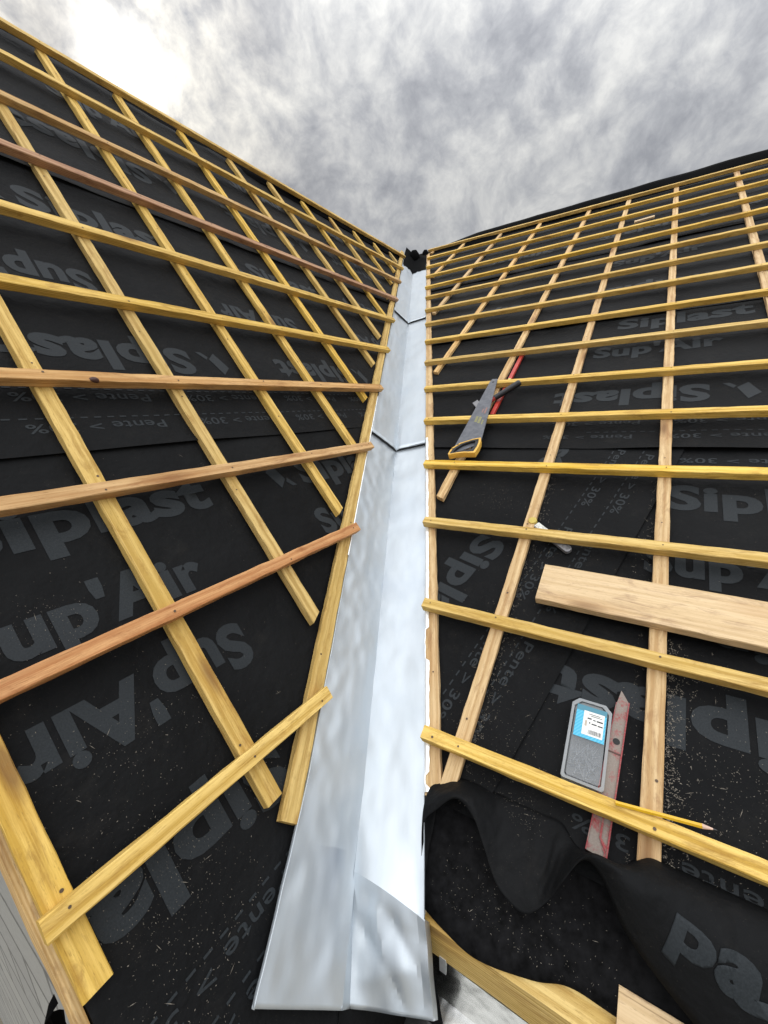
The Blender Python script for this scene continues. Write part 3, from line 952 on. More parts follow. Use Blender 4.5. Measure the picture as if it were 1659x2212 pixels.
# lettering across the curled part
def flap_text(s, org, kx, ky):
    vs, fs, w = text_mesh(s)
    vals = put_poly(bm, vs, fs, lambda x, y: (org[0] + x * kx, org[1] + y * ky), step=0.05, mi=1)
    for v in list(vals):
        ss, tt = v.co.x, v.co.y
        tt = min(0.985, max(0.3, tt))
        p0 = RS.p(*flap_pt(ss, tt)); du = RS.p(*flap_pt(ss + .05, tt)) - p0; dv = RS.p(*flap_pt(ss, min(1, tt + .02))) - RS.p(*flap_pt(ss, tt - .02))
        nn = du.cross(dv).normalized()
        if nn.dot(CAM - p0) < 0: nn = -nn
        v.co = p0 + nn * 0.0012
flap_text('pa', (14.1, 0.76), 1.9, -0.40)
flap = link('underlay_flap', bm, [M_MEM, M_PRT], smooth=True)
sol = flap.modifiers.new('thickness', 'SOLIDIFY'); sol.thickness = 0.0008; sol.offset = 0
tag(flap, 'loose black underlay flap curling up in waves at the right eave', 'underlay')

M_INN = plain('inner_underlay', (0.006, 0.006, 0.0065), 0.7, 0, 0.7, 60)
M_INN.node_tree.nodes['Principled BSDF'].inputs['Specular IOR Level'].default_value = 0.07
# inner sheet under the flap, lying over the eave beam
Lw = [(0.345, -0.045, -0.02), (0.293, -0.062, -0.02), (0.236, -0.076, -0.02), (0.17, -0.083, -0.02), (0.079, -0.063, -0.02), (0.024, -0.043, -0.02), (-0.049, -0.042, -0.02), (-0.3, -0.045, -0.02), (-1.7, -0.045, -0.02)]
bm = bmesh.new()
g = []
for i in range(81):
    s = 8.0 * i / 80
    e = cr(Lw, s)
    row = []
    for j in range(13):
        t = j / 12
        b = 0.20 + (e.y - 0.20) * t
        h = -0.006 + (-0.020 + 0.006) * t + (0.014 * nz(e.x * 14, t * 3.4, 4) + 0.006 * abs(nz(e.x * 40, t * 5 + e.x * 30, 9))) * math.sin(math.pi * t)
        row.append(bm.verts.new(RS.p(e.x, b, h)))
    row.append(bm.verts.new(RS.p(e.x, e.y - 0.002, -0.026)))
    g.append(row)
for i in range(80):
    for j in range(13):
        bm.faces.new((g[i][j], g[i + 1][j], g[i + 1][j + 1], g[i][j + 1]))
for f in bm.faces:
    f.normal_update()
    if f.normal.dot(n2) < 0: f.normal_flip()
tag(link('underlay_sheet', bm, M_INN, smooth=True), 'dusty black underlay sheet under the curled flap, lying on the eave beam', 'underlay', 'black underlay sheets on the roof')

# eave beam
def prism_along(name, sl, a0, a1, sec, m, label, cat, group=None, skew=0.0):
    o = sl.p(a0, sec[0][0], sec[0][1]); mtx = frame(o, sl.p(a1, sec[0][0], sec[0][1]) - o, sl.n)
    inv = mtx.inverted()
    bm = bmesh.new()
    k = max(2, int(abs(a1 - a0) / 0.05))
    R_ = []
    for i in range(k + 1):
        a = a0 + (a1 - a0) * i / k
        R_.append([bm.verts.new(inv @ (sl.p(a, b + random.uniform(-1, 1) * .0006, h + random.uniform(-1, 1) * .0006))) for b, h in sec])
    for i in range(k):
        for j in range(len(sec)):
            w = (j + 1) % len(sec)
            bm.faces.new((R_[i][j], R_[i + 1][j], R_[i + 1][w], R_[i][w]))
    bm.faces.new(R_[0]); bm.faces.new(R_[-1][::-1])
    bmesh.ops.recalc_face_normals(bm, faces=bm.faces)
    return tag(link(name, bm, m, mtx), label, cat, group)

prism_along('eave_beam', RS, 0.279, RX1, [(-0.040, -0.0275), (-0.082, -0.0275), (-0.120, -0.090), (-0.075, -0.090)], W_YEL, 'thick yellow beam at the right eave below the black underlay flap', 'beam')
stick('board', RS, (-0.044, -0.030), (-0.9, -0.024), 0.050, -0.0265, -0.008, W_PIN, rough=0.0004, label='pale sawn board lying at the eave in the bottom right corner, its cut end showing', cat='board')

# ------------------------------------------------------------------ box gutter under the right eave
def gutter():
    a0, a1 = 0.292, RX1
    D = V((0, 0, -1)); out = V((-u2.x, -u2.y, 0)).normalized()
    o = RS.p(a0, -0.118, -0.090)
    mtx = frame(o, -e2, V((0, 0, 1)))
    root = empty('box_gutter', mtx)
    L = a0 - a1
    inv = mtx.inverted()
    sgn = 1 if (inv.to_3x3() @ out).y > 0 else -1
    prof = [(0.0, -0.004), (0.002, -0.11), (0.13, -0.125), (0.145, -0.03), (0.152, -0.022), (0.160, -0.03)]
    bm = bmesh.new()
    k = 40
    R_ = [[bm.verts.new((L * i / k, sgn * y, z + 0.002 * nz(i * .4, y * 9))) for y, z in prof] for i in range(k + 1)]
    for i in range(k):
        for j in range(len(prof) - 1):
            bm.faces.new((R_[i][j], R_[i + 1][j], R_[i + 1][j + 1], R_[i][j + 1]))
    tr_ = link('trough', bm, M_GUT, smooth=False); tr_.parent = root
    s = tr_.modifiers.new('thickness', 'SOLIDIFY'); s.thickness = 0.0012
    for x in (0.045, 0.65, 1.3):
        bm = bmesh.new()
        box(bm, x, x + 0.014, sgn * 0.0005, sgn * 0.003, -0.035, 0.004)
        cl = link('clip', bm, M_HEM); cl.parent = root
    tag(root, 'shiny zinc gutter below the yellow eave beam, with a small white clip', 'gutter')
m, n, b = mat('shiny_zinc')
n.set(b, 'Base Color', (0.56, 0.56, 0.54, 1)); n.set(b, 'Metallic', 1.0); n.set(b, 'Roughness', 0.24)
tcx = n.new('ShaderNodeTexCoord').outputs['Object']
bpn = n.new('ShaderNodeBump', {'Height': n.noise(tcx, 9, 3), 'Strength': 0.3, 'Distance': 0.02})
n.set(b, 'Normal', bpn.outputs[0])
M_GUT = m
gutter()

# ------------------------------------------------------------------ verge board, gable wall, eave wall
def m_block():
    m, n, b = mat('grey_render')
    tc = n.new('ShaderNodeTexCoord').outputs['Object']
    br = n.new('ShaderNodeTexBrick', {'Vector': tc, 'Scale': 1.0, 'Mortar Size': 0.012, 'Brick Width': 0.5, 'Row Height': 0.2, 'Color1': (0.36, 0.36, 0.34, 1), 'Color2': (0.30, 0.30, 0.29, 1), 'Mortar': (0.12, 0.12, 0.115, 1)})
    f = n.noise(tc, 60, 5, 0.7)
    c = n.mix(n.math('MULTIPLY', n.ramp(f, [(0.35, (0, 0, 0)), (0.7, (1, 1, 1))]), 0.35), br.outputs[0], (0.5, 0.5, 0.47, 1))
    n.set(b, 'Base Color', c); n.set(b, 'Roughness', 0.9)
    bp = n.new('ShaderNodeBump', {'Height': f, 'Strength': 0.6, 'Distance': 0.006}); n.set(b, 'Normal', bp.outputs[0])
    return m
M_BLK = m_block()
prism_along('verge_board', LS, 0.0, 1.0, [(0, 0)] * 3, W_TAN, 'x', 'y') if False else None
def verge():
    P0, P1 = LS.p(0.073, -0.42, -0.065), LS.p(0.073, 2.76, -0.065)
    mtx = frame(P0, P1 - P0, -e1)
    L = (P1 - P0).length
    bm = bmesh.new()
    k = 60
    R_ = []
    for i in range(k + 1):
        x = L * i / k
        j = lambda: random.uniform(-.0012, .0012)
        # local z = outward (-e1), local y = z cross x
        R_.append([bm.verts.new((x, y + j(), z + j())) for y, z in ((-0.035, -0.006), (0.035, -0.006), (0.035, 0.0055), (-0.035, 0.0055))])
    for i in range(k):
        for q in range(4):
            w = (q + 1) % 4
            bm.faces.new((R_[i][q], R_[i + 1][q], R_[i + 1][w], R_[i][w]))
    bm.faces.new(R_[0]); bm.faces.new(R_[-1][::-1])
    bmesh.ops.recalc_face_normals(bm, faces=bm.faces)
    tag(link('verge_board', bm, W_TAN, mtx), 'thin tan barge board along the left verge at the photo corner', 'board')
    bm = bmesh.new()
    g = [[bm.verts.new(LS.p(0.0805 + 0.0008 * nz(b * .1, h), -0.42 + 3.17 * b / 50, h)) for h in (-0.001, -0.02, -0.045, -0.07)] for b in range(51)]
    for i in range(50):
        for j in range(3):
            bm.faces.new((g[i][j], g[i + 1][j], g[i + 1][j + 1], g[i][j + 1]))
    bmesh.ops.recalc_face_normals(bm, faces=bm.faces)
    tag(link('verge_underlay', bm, M_UND), 'black underlay edge turned down between the wide verge counter batten and the barge board', 'underlay')
    bm = bmesh.new()
    g = [[bm.verts.new(LS.p(0.066 - 0.010 * math.sin(i * .9) - 0.004 * j * (i % 2), -0.235 - 0.011 * i - 0.012 * j * (0.4 + 0.08 * i), -0.105 - 0.022 * i)) for j in range(4)] for i in range(12)]
    for i in range(11):
        for j in range(3):
            bm.faces.new((g[i][j], g[i + 1][j], g[i + 1][j + 1], g[i][j + 1]))
    bmesh.ops.recalc_face_normals(bm, faces=bm.faces)
    tag(link('underlay_scrap', bm, M_UND, smooth=True), 'torn black underlay scrap hanging down the grey block wall in the bottom left corner', 'underlay')
    # gable wall below it, its face a little inside the board
    ridge = LS.p(0.085, 2.70, -0.11); eave = LS.p(0.085, -0.30, -0.11)
    uh = V((u1.x, u1.y, 0)).normalized()
    o = V((eave.x, eave.y, 0.0))
    m2 = frame(o, uh, -e1)
    run = (ridge - eave).dot(uh)
    bm = bmesh.new()
    inv = m2.inverted()
    prof = [V((0, 0)), V((2 * run, 0)), V((2 * run, eave.z)), V((run, ridge.z)), V((0, eave.z))]
    lo, hi = [], []
    for p in prof:
        w3 = o + uh * p.x + V((0, 0, p.y))
        lo.append(bm.verts.new(inv @ (w3 + e1 * 0.2))); hi.append(bm.verts.new(inv @ w3))
    bm.faces.new(hi); bm.faces.new(lo[::-1])
    for i in range(5):
        bm.faces.new((lo[i], lo[(i + 1) % 5], hi[(i + 1) % 5], hi[i]))
    bmesh.ops.recalc_face_normals(bm, faces=bm.faces)
    tag(link('gable_wall', bm, M_BLK, m2), 'rough grey block wall under the left verge in the bottom left corner', 'wall')
verge()

def wall(name, p, q, z0, z1, thick, label):
    d = (q - p); L = d.length
    mtx = frame(V((p.x, p.y, 0)), d, V((0, 0, 1)))
    bm = bmesh.new()
    box(bm, 0, L, -thick / 2, thick / 2, z0, z1)
    tag(link(name, bm, M_BLK, mtx), label, 'wall')
oh = V((u2.x, u2.y, 0)).normalized()
p = RS.p(0.30, -0.03, -0.15) + oh * 0.12; q = RS.p(RX1, -0.03, -0.15) + oh * 0.12
wall('eave_wall', V((p.x, p.y, 0)), V((q.x, q.y, 0)), 0, p.z - 0.02, 0.2, 'grey block wall standing under the right eave behind the gutter')
oh1 = V((u1.x, u1.y, 0)).normalized()
p = LS.p(0.30, -0.30, -0.2) + oh1 * 0.15; q = LS.p(0.70, -0.30, -0.2) + oh1 * 0.15
wall('eave_wall', V((p.x, p.y, 0)), V((q.x, q.y, 0)), 0, p.z - 0.05, 0.2, 'grey block wall standing under the left eave beside the valley')

# far sides of both roofs
def back_slope(sl, b, a0, a1, drop, run, label):
    out = V((sl.u.x, sl.u.y, 0)).normalized()
    A, B = sl.p(a0, b, -0.01), sl.p(a1, b, -0.01)
    bm = bmesh.new()
    k = 12
    g = [[bm.verts.new(P + out * run * i / k - V((0, 0, drop * i / k))) for P in (A, B)] for i in range(k + 1)]
    for i in range(k):
        bm.faces.new((g[i][0], g[i][1], g[i + 1][1], g[i + 1][0]))
    bmesh.ops.recalc_face_normals(bm, faces=bm.faces)
    o = link('underlay_sheet', bm, M_MEM)
    s = o.modifiers.new('thickness', 'SOLIDIFY'); s.thickness = 0.02
    tag(o, label, 'underlay', 'black underlay sheets on the roof')
back_slope(LS, 2.78, LA0, a_at(LS, 2.77, 0) + 0.5, 2.2, 1.7, 'black underlay on the far side of the left ridge, out of sight')
back_slope(RS, 5.26, RX1, a_at(RS, 5.2, 0) + 0.5, 2.2, 3.5, 'black underlay on the far side of the right ridge, out of sight')

# ground far below
bm = bmesh.new()
bmesh.ops.create_grid(bm, x_segments=8, y_segments=8, size=600)
m, n, b = mat('earth')
tcx = n.new('ShaderNodeTexCoord').outputs['Object']
f = n.noise(tcx, 1.2, 8, 0.65)
n.set(b, 'Base Color', n.mix(f, (0.16, 0.13, 0.09, 1), (0.28, 0.25, 0.19, 1))); n.set(b, 'Roughness', 0.95)
tag(link('ground', bm, m), kind='structure')

# ------------------------------------------------------------------ loose things on the right slope
# pink plank
stick('plank', RS, (0.213, 0.700), (-0.92, 0.672), 0.121, 0.0275, 0.052, W_PIN, rough=0.0007,
      label='wide pale pink pine plank lying loose across the counter battens on the right slope', cat='plank')

# screw box
def screw_box():
    o = RS.p(0.0845, 0.2435, 0.004)
    mtx = frame(o, -e2, n2)                          # x to the right in view, y up the slope
    # local y = n x (-e2)
    root = empty('screw_box', mtx)
    Wd, Hh, Z = 0.079, 0.170, 0.026
    def outline(i, c=0.013):
        return [(i + c * .3, i), (Wd - i - c * .3, i), (Wd - i, i + c * .3), (Wd - i, Hh - i - c), (Wd - i - c, Hh - i), (i + c, Hh - i), (i, Hh - i - c), (i, i + c * .3)]
    m, n, b = mat('clear_plastic')
    n.set(b, 'Base Color', (0.86, 0.90, 0.92, 1)); n.set(b, 'Roughness', 0.28); n.set(b, 'Transmission Weight', 0.0); n.set(b, 'Alpha', 0.10)
    n.set(b, 'Specular IOR Level', 0.1)
    m2, n_, b_ = mat('clear_plastic_rim')
    n_.set(b_, 'Base Color', (0.40, 0.42, 0.43, 1)); n_.set(b_, 'Roughness', 0.4); n_.set(b_, 'Alpha', 0.65)
    bm = bmesh.new(); ring_prism(bm, outline(0), outline(0.0055), 0.0, Z)
    bmesh.ops.recalc_face_normals(bm, faces=bm.faces)
    link('rim', bm, m2).parent = root
    bm = bmesh.new(); prism(bm, outline(0.0078), 0.001, 0.0025)
    link('tray', bm, plain('tray_grey', (0.085, 0.09, 0.10), 0.5)).parent = root
    bm = bmesh.new(); prism(bm, outline(0.0078), Z - 0.002, Z - 0.0006)
    lid = link('lid', bm, m); lid.parent = root
    bm = bmesh.new()
    vs = [bm.verts.new((x, y, Z + 0.0002)) for x, y in ((0.011, 0.088), (0.070, 0.088), (0.070, 0.157), (0.011, 0.157))]
    bm.faces.new(vs)
    mb, nb_, bb_ = mat('blue_label')
    tcx = nb_.new('ShaderNodeTexCoord').outputs['Object']
    wv = nb_.new('ShaderNodeTexWave', {'Vector': nb_.mapping(tcx, rot=(0, 0, 0.7)), 'Scale': 60.0, 'Distortion': 4.0}).outputs['Fac']
    sp_ = nb_.new('ShaderNodeSeparateXYZ', {0: tcx}).outputs[1]
    c1 = nb_.mix(nb_.math('MULTIPLY', wv, 0.35), (0.03, 0.40, 0.62, 1), (0.25, 0.66, 0.80, 1))
    c2 = nb_.mix(nb_.ramp(sp_, [(0.140, (0, 0, 0)), (0.142, (1, 1, 1))], 'CONSTANT'), c1, (0.05, 0.22, 0.30, 1))
    nb_.set(bb_, 'Base Color', c2); nb_.set(bb_, 'Roughness', 0.35)
    lb = link('label', bm, mb); lb.parent = root
    bm = bmesh.new()
    def rect(x0, x1, y0, y1, z, mi):
        bm.faces.new([bm.verts.new(p) for p in ((x0, y0, z), (x1, y0, z), (x1, y1, z), (x0, y1, z))]).material_index = mi
    rect(0.026, 0.066, 0.0955, 0.1465, Z + 0.0005, 0)
    x = 0.038
    while x < 0.062:                                   # bar code
        w = random.choice((0.0006, 0.001, 0.0014)); rect(x, x + w, 0.099, 0.108, Z + 0.0007, 1); x += w + random.choice((0.0007, 0.0011))
    for y, x0, x1, h in ((0.130, 0.034, 0.042, .003), (0.129, 0.045, 0.050, .0022), (0.1285, 0.052, 0.064, .003), (0.121, 0.038, 0.0405, .003), (0.120, 0.043, 0.053, .0026), (0.1195, 0.055, 0.0645, .0026), (0.137, 0.04, 0.062, .0012), (0.1405, 0.036, 0.058, .0012), (0.114, 0.03, 0.034, .012)):
        rect(x0, x1, y, y + h, Z + 0.0007, 1 if h < .01 else 2)
    link('sticker', bm, [plain('white_paper', (0.82, 0.82, 0.78), 0.6, 0, 0.03), plain('black_ink', (0.03, 0.03, 0.035), 0.6), plain('beige_ink', (0.5, 0.42, 0.34), 0.6)]).parent = lb
    bm = bmesh.new()
    for i in range(90):                                 # heap of screws
        x, y = random.uniform(0.018, 0.061), random.uniform(0.016, 0.083)
        a = random.gauss(1.25, 0.7); L = 0.016
        z = random.uniform(0.006, 0.016)
        d = V((math.cos(a), math.sin(a), random.uniform(-.15, .15))) * L
        cyl(bm, V((x, y, z)) - d * .6, V((x, y, z)) + d * .6, 0.0008, 0.0004, 5, caps=False)
        cyl(bm, V((x, y, z)) - d * .66, V((x, y, z)) - d * .6, 0.0017, 0.0008, 6)
    sc = link('screws', bm, plain('screw_steel', (0.15, 0.16, 0.175), 0.45, 0.5)); sc.parent = root
    sc['kind'] = 'stuff'
    tag(root, 'clear plastic box of screws with a blue label, resting against the lowest right batten', 'screw box')
screw_box()

def worn_red(name, lo=0.44, hi=0.6, ground=(0.24, 0.195, 0.165), red=(0.30, 0.035, 0.04)):
    m, n, b = mat(name)
    tc = n.new('ShaderNodeTexCoord').outputs['Object']
    f = n.noise(n.mapping(tc, scale=(1, 1, 1)), 45, 6, 0.7)
    f2 = n.noise(tc, 300, 4, 0.7)
    c = n.mix(n.ramp(f, [(lo, (0, 0, 0)), (hi, (1, 1, 1))]), ground + (1,), red + (1,))
    c = n.mix(n.math('MULTIPLY', n.ramp(f2, [(0.45, (0, 0, 0)), (0.7, (1, 1, 1))]), 0.4), c, (0.36, 0.32, 0.28, 1))
    n.set(b, 'Base Color', c); n.set(b, 'Roughness', 0.6); n.set(b, 'Specular IOR Level', 0.35)
    return m

def spirit_level():
    # a dirty aluminium level seen on its flat web, red rails either side
    P0, P1 = RS.p(0.0075, 0.143, 0.002), RS.p(-0.0135, 0.462, 0.002)
    mtx = frame(P0, P1 - P0, n2)
    L = (P1 - P0).length
    root = empty('spirit_level', mtx)
    mw, mr = worn_red('worn_level_web', 0.50, 0.66), worn_red('worn_level_rail', 0.30, 0.48)
    t = 0.020
    # web: pointed upper end (x = L); y to the left
    bm = bmesh.new()
    prism(bm, [(0, -0.0155), (L - 0.022, -0.0105), (L - 0.003, 0.0035), (L, 0.0065), (L - 0.03, 0.0105), (0, 0.0155)], 0, t - 0.003)
    bmesh.ops.recalc_face_normals(bm, faces=bm.faces)
    body = link('body', bm, mw); body.parent = root
    bm = bmesh.new()
    prism(bm, [(0, -0.0185), (L - 0.024, -0.0130), (L - 0.022, -0.0106), (0, -0.0156)], 0, t)
    bmesh.ops.recalc_face_normals(bm, faces=bm.faces)
    link('rail', bm, mr).parent = root
    bm = bmesh.new()
    prism(bm, [(0, 0.0156), (L - 0.03, 0.0106), (L - 0.031, 0.0122), (0, 0.0175)], 0, t)
    bmesh.ops.recalc_face_normals(bm, faces=bm.faces)
    link('rail', bm, mr).parent = root
    bm = bmesh.new()
    disc(bm, L - 0.112, -0.001, t - 0.0025, 0.0066, 0, 20)
    link('hole', bm, M_DARK).parent = body
    bm = bmesh.new()
    box(bm, L - 0.137, L - 0.134, -0.0125, 0.011, t - 0.0031, t - 0.0022)
    link('joint', bm, plain('joint_brown', (0.10, 0.05, 0.04), 0.7)).parent = body
    bm = bmesh.new()                                    # raised red moulding of the vial housing
    prism(bm, [(0.012, -0.0145), (0.019, -0.0145), (0.029, -0.0045), (0.064, -0.0035), (0.064, -0.0005), (0.028, -0.001), (0.015, -0.0105)], t - 0.0031, t)
    bmesh.ops.recalc_face_normals(bm, faces=bm.faces)
    link('vial_housing', bm, mr).parent = body
    bm = bmesh.new()
    prism(bm, [(0.001, -0.0145), (0.011, -0.0145), (0.016, -0.009), (0.013, -0.008), (0.009, -0.012), (0.001, -0.012)], t - 0.0031, t - 0.0012)
    bmesh.ops.recalc_face_normals(bm, faces=bm.faces)
    link('vial_housing', bm, mr).parent = body
    tag(root, 'dirty worn red spirit level lying under the lowest right batten beside the screw box', 'spirit level')
spirit_level()

def far_level():
    P0, P1 = RS.p(0.611, 1.60, 0.012), RS.p(0.606, 2.20, 0.012)
    mtx = frame(P0, P1 - P0, n2)
    L = (P1 - P0).length
    root = empty('spirit_level', mtx)
    m1 = plain('red_paint', (0.50, 0.05, 0.035), 0.4, 0, 0.2)
    bm = bmesh.new(); box(bm, 0, L, -0.009, 0.009, 0, 0.0135)
    link('body', bm, m1).parent = root
    bm = bmesh.new(); box(bm, L * .46, L * .54, -0.006, 0.006, 0.0135, 0.0142)
    link('vial_window', bm, plain('vial', (0.5, 0.6, 0.2), 0.2)).parent = root
    bm = bmesh.new(); box(bm, L, L + 0.008, -0.010, 0.010, -0.001, 0.0145)
    link('end_cap', bm, M_DARK).parent = root
    tag(root, 'bright red spirit level lying along the counter batten behind the saw', 'spirit level')
far_level()

def pencil():
    P0, P1 = RS.p(-0.015, 0.229, T2 + 0.0042), RS.p(-0.164, 0.250, T2 + 0.0042)
    mtx = frame(P0, P1 - P0, n2)
    L = (P1 - P0).length
    root = empty('pencil', mtx)
    m1 = plain('yellow_lacquer', (0.72, 0.42, 0.015), 0.3, 0, 0.08)
    bm = bmesh.new(); cyl(bm, (0, 0, 0), (L - 0.021, 0, 0), 0.0042, k=6)
    link('barrel', bm, m1).parent = root
    bm = bmesh.new(); cyl(bm, (L - 0.021, 0, 0), (L - 0.006, 0, 0), 0.0041, 0.0013, 12)
    link('sharpened_wood', bm, plain('sharpened_wood', (0.66, 0.46, 0.36), 0.7)).parent = root
    bm = bmesh.new(); cyl(bm, (L - 0.006, 0, 0), (L, 0, 0), 0.0013, 0.0003, 8)
    link('lead', bm, plain('graphite', (0.06, 0.06, 0.065), 0.4)).parent = root
    tag(root, 'yellow pencil lying on the lowest right batten, its point to the right', 'pencil')
pencil()

def saw():
    P0, P1 = RS.p(0.627, 1.252, T2 + 0.006), RS.p(0.6585, 1.866, T2 + 0.004)
    mtx = frame(P0, P1 - P0, n2)                          # x towards the tip; y to the left in view
    L = (P1 - P0).length
    root = empty('hand_saw', mtx)
    m, n, b = mat('saw_steel')
    tc = n.new('ShaderNodeTexCoord').outputs['Object']
    f = n.noise(tc, 30, 6, 0.7)
    n.set(b, 'Base Color', n.mix(n.ramp(f, [(0.4, (0, 0, 0)), (0.7, (1, 1, 1))]), (0.10, 0.105, 0.12, 1), (0.17, 0.175, 0.19, 1)))
    n.set(b, 'Roughness', 0.5); n.set(b, 'Metallic', 0.35)
    bm = bmesh.new()
    # teeth on the right-hand edge
    pts = []
    x0, x1 = 0.075, L
    ya, yb = -0.056, -0.010
    N = 70
    for i in range(N):
        f = i / N
        pts.append((x0 + (x1 - x0) * f, ya + (yb - ya) * f)); pts.append((x0 + (x1 - x0) * (f + 0.7 / N), ya + (yb - ya) * f + 0.0035))
    pts += [(x1, yb), (x1 + 0.004, 0.020), (x1 - 0.02, 0.026), (x0 - 0.045, 0.056), (x0 - 0.07, 0.05)]
    prism(bm, pts, 0, 0.0012)
    bmesh.ops.recalc_face_normals(bm, faces=bm.faces)
    bl = link('blade', bm, m); bl.parent = root
    bm = bmesh.new()
    disc(bm, L - 0.028, 0.008, 0.0015, 0.006, 0, 14)
    link('hang_hole', bm, M_DARK).parent = bl
    bm = bmesh.new()                                        # faded yellow print on the blade
    for (x, y, w, h, mi) in ((0.225, -0.012, 0.05, 0.012, 0), (0.235, 0.004, 0.045, 0.012, 0), (0.215, -0.026, 0.035, 0.007, 0), (0.30, -0.02, 0.05, 0.008, 1), (0.31, -0.006, 0.03, 0.006, 1)):
        vs = [bm.verts.new((x + X * w + Y * .004, y + Y * h, 0.0016)) for X, Y in ((0, 0), (1, 0), (1, 1), (0, 1))]
        bm.faces.new(vs).material_index = mi
    link('blade_print', bm, [plain('faded_yellow', (0.24, 0.23, 0.10), 0.6), plain('faded_red', (0.26, 0.14, 0.12), 0.6)]).parent = bl
    outer = [(0.100, -0.052), (0.092, -0.020), (0.066, 0.030), (0.030, 0.058), (-0.006, 0.063), (-0.014, 0.058), (-0.006, 0.030), (-0.002, -0.005), (-0.004, -0.030), (-0.004, -0.052), (0.035, -0.058), (0.07, -0.058)]
    inner = [(0.080, -0.034), (0.076, -0.014), (0.056, 0.018), (0.028, 0.038), (0.008, 0.044), (0.004, 0.040), (0.012, 0.022), (0.018, 0.000), (0.018, -0.016), (0.024, -0.030), (0.04, -0.036), (0.06, -0.036)]
    mid = [((o[0] * .6 + i[0] * .4), (o[1] * .6 + i[1] * .4)) for o, i in zip(outer, inner)]
    my = plain('handle_yellow', (0.78, 0.46, 0.08), 0.45, 0, 0.15); mk = plain('handle_black', (0.015, 0.015, 0.016), 0.55)
    bm = bmesh.new(); ring_prism(bm, outer, mid, -0.012, 0.014)
    bmesh.ops.recalc_face_normals(bm, faces=bm.faces)
    h = link('handle', bm, my); h.parent = root
    bv = h.modifiers.new('round', 'BEVEL'); bv.width = 0.004; bv.segments = 3
    bm = bmesh.new(); ring_prism(bm, [(x, y) for x, y in mid], inner, -0.011, 0.012)
    bmesh.ops.recalc_face_normals(bm, faces=bm.faces)
    link('grip_lining', bm, mk).parent = h
    bm = bmesh.new()
    bm.free()
    for x, y in ((0.083, -0.040), (0.055, 0.036), (0.025, 0.053)):
        bm = bmesh.new(); disc(bm, x, y, 0.0146, 0.0035)
        link('rivet', bm, M_DARK).parent = h
    tag(root, 'hand saw with grey blade and yellow black handle lying on the right battens', 'saw')
saw()

def hammer():
    P0, P1 = RS.p(0.70, 1.655, 0.022), RS.p(0.520, 1.789, 0.073)
    mtx = frame(P0, P1 - P0, n2)
    L = (P1 - P0).length
    root = empty('hammer', mtx)
    bm = bmesh.new(); cyl(bm, (0.03, 0, 0), (L * .45, 0, 0), 0.010, 0.011, 14)
    link('shaft', bm, plain('red_shaft', (0.42, 0.04, 0.03), 0.4)).parent = root
    bm = bmesh.new(); cyl(bm, (L * .42, 0, 0), (L - 0.006, 0, 0), 0.0135, 0.015, 16); cyl(bm, (L - 0.006, 0, 0), (L, 0, 0), 0.015, 0.012, 16)
    link('grip', bm, plain('black_rubber', (0.012, 0.012, 0.016), 0.35), smooth=False).parent = root
    bm = bmesh.new(); box(bm, 0.0, 0.028, -0.05, 0.05, -0.013, 0.013)
    link('head', bm, plain('hammer_steel', (0.25, 0.25, 0.26), 0.4, 0.9)).parent = root
    tag(root, 'hammer with a black rubber grip, half hidden under the saw blade', 'hammer')
hammer()

def knife():
    P0, P1 = RS.p(0.292, 0.952, 0.019), RS.p(0.160, 0.852, 0.013)
    mtx = frame(P0, P1 - P0, n2)
    L = (P1 - P0).length
    root = empty('utility_knife', mtx)
    bm = bmesh.new(); prism(bm, [(0.018, -0.012), (L - 0.006, -0.013), (L, -0.009), (L, 0.007), (L - 0.008, 0.012), (0.018, 0.012)], -0.007, 0.007)
    bmesh.ops.recalc_face_normals(bm, faces=bm.faces)
    o = link('body', bm, plain('knife_grey', (0.30, 0.30, 0.32), 0.45, 0.4, 0.4, 90)); o.parent = root
    bv = o.modifiers.new('round', 'BEVEL'); bv.width = 0.0025; bv.segments = 2
    bm = bmesh.new(); box(bm, 0.022, 0.062, -0.009, 0.010, 0.007, 0.0078)
    link('sleeve_print', bm, plain('pale_sleeve', (0.62, 0.62, 0.56), 0.5, 0, 0.5, 200)).parent = o
    bm = bmesh.new(); cyl(bm, (0.004, 0, 0.004), (0.004, 0, 0.013), 0.0145, 0.013, 18)
    cp = link('end_cap', bm, plain('cap_yellow', (0.55, 0.42, 0.08), 0.5)); cp.parent = root
    tag(root, 'small grey knife with a yellow end lying slantwise under a right batten above the plank', 'knife')
knife()

stick('offcut', RS, (0.214, 4.185), (0.085, 4.205), 0.030, T1 + 0.002, T1 + 0.016, W_PIN, label='short wooden offcut lying loose high on the right slope', cat='offcut')

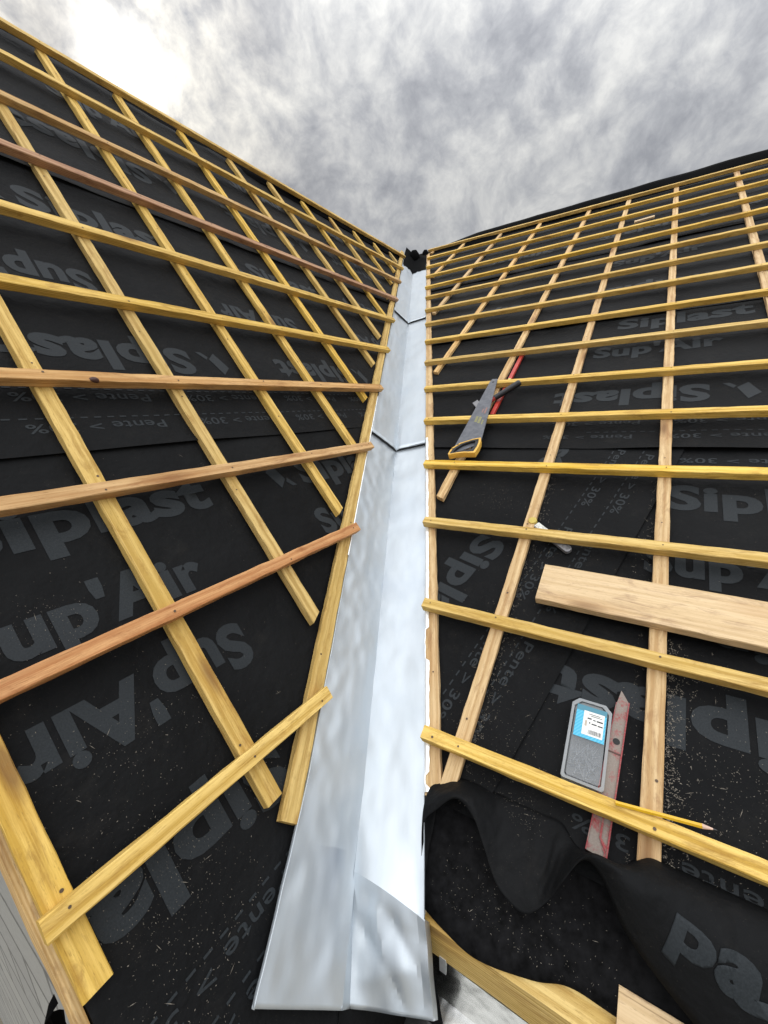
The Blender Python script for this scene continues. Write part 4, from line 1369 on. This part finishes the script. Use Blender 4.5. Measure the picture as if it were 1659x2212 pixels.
# ------------------------------------------------------------------ sawdust
def flakes(name, spots, m, label, cat):
    bm = bmesh.new()
    for (sl, a, b, h, r) in spots:
        P = sl.p(a, b, h)
        th = random.random() * 6.28
        x = sl.e * math.cos(th) + sl.u * math.sin(th); y = sl.e * -math.sin(th) + sl.u * math.cos(th)
        tilt = sl.n * random.uniform(-.5, .5)
        l, w = r * random.uniform(.7, 2.0), r * random.uniform(.3, .7)
        if random.random() < 0.012: l, w = random.uniform(.004, .009), .0004
        q = [P + x * l + (y + tilt) * 0, P + y * w + tilt * w, P - x * l, P - y * w]
        bm.faces.new([bm.verts.new(v) for v in q])
    o = link(name, bm, m)
    tag(o, label, cat, kind='stuff')
sp = []
R = random
def clus(sl, a, b, sa, sb, k, r=0.0009, h=0.0085):
    for _ in range(k):
        aa, b_ = R.gauss(a, sa), R.gauss(b, sb)
        if sl is LS and (aa < 0.10 or wdist(LS, aa, b_) < 0.21): continue
        if sl is RS and (wdist(RS, aa, b_) < 0.205 or b_ < 0.11): continue
        sp.append((sl, aa, b_, h + R.uniform(-.001, .001), r * R.uniform(.3, 1.2)))
clus(LS, 0.20, -0.25, 0.07, 0.10, 650, 0.0008, 0.0045)
clus(LS, 0.35, -0.2, 0.12, 0.1, 250, 0.0008, 0.0045)
clus(LS, 0.24, 0.02, 0.10, 0.06, 300, 0.0008, 0.0045)
clus(LS, 0.23, 0.27, 0.03, 0.03, 160, 0.0007, 0.0045)
for _ in range(260): clus(LS, R.uniform(.12, .75), R.uniform(-.5, .7), .01, .01, 1, 0.0007, 0.0045)
for _ in range(260):
    q = R.uniform(0.12, 1.2); clus(RS, 0.277 + R.expovariate(90) * -1, q, .002, .002, 3, 0.001)
for _ in range(420):
    q = R.uniform(0.12, 0.62); clus(RS, -0.093 - R.expovariate(70), q, .002, .002, 3, 0.0012)
for _ in range(160):
    q = R.uniform(0.12, 1.2); clus(RS, -0.045 + R.expovariate(90), q, .002, .002, 2, 0.0010)
for _ in range(140): clus(RS, R.uniform(.2, .35), R.uniform(.15, .9), .01, .01, 2, 0.0009)
clus(RS, 0.15, 0.145, 0.03, 0.022, 170, 0.0007, 0.012)
clus(RS, 0.2, 0.25, 0.08, 0.08, 350, 0.0008)
clus(RS, -0.2, 0.3, 0.06, 0.1, 500, 0.0009)
clus(RS, 0.42, 1.06, 0.07, 0.05, 200, 0.0009, 0.012)
for _ in range(380): clus(RS, R.uniform(-.5, .45), R.uniform(.12, 1.3), .01, .01, 1, 0.0008)
for _ in range(420):
    a_ = R.gauss(0.12, 0.09); t_ = R.random() ** 0.7
    if -0.05 < a_ < 0.28: sp.append((RS, a_, 0.12 - 0.165 * t_, 0.000 - 0.012 * t_, 0.0007 * R.uniform(.4, 1.3)))
flakes('sawdust', sp, plain('sawdust', (0.21, 0.185, 0.15), 0.9, 0, 0.3, 300), 'pale sawdust and shavings scattered on the black underlay', 'sawdust')
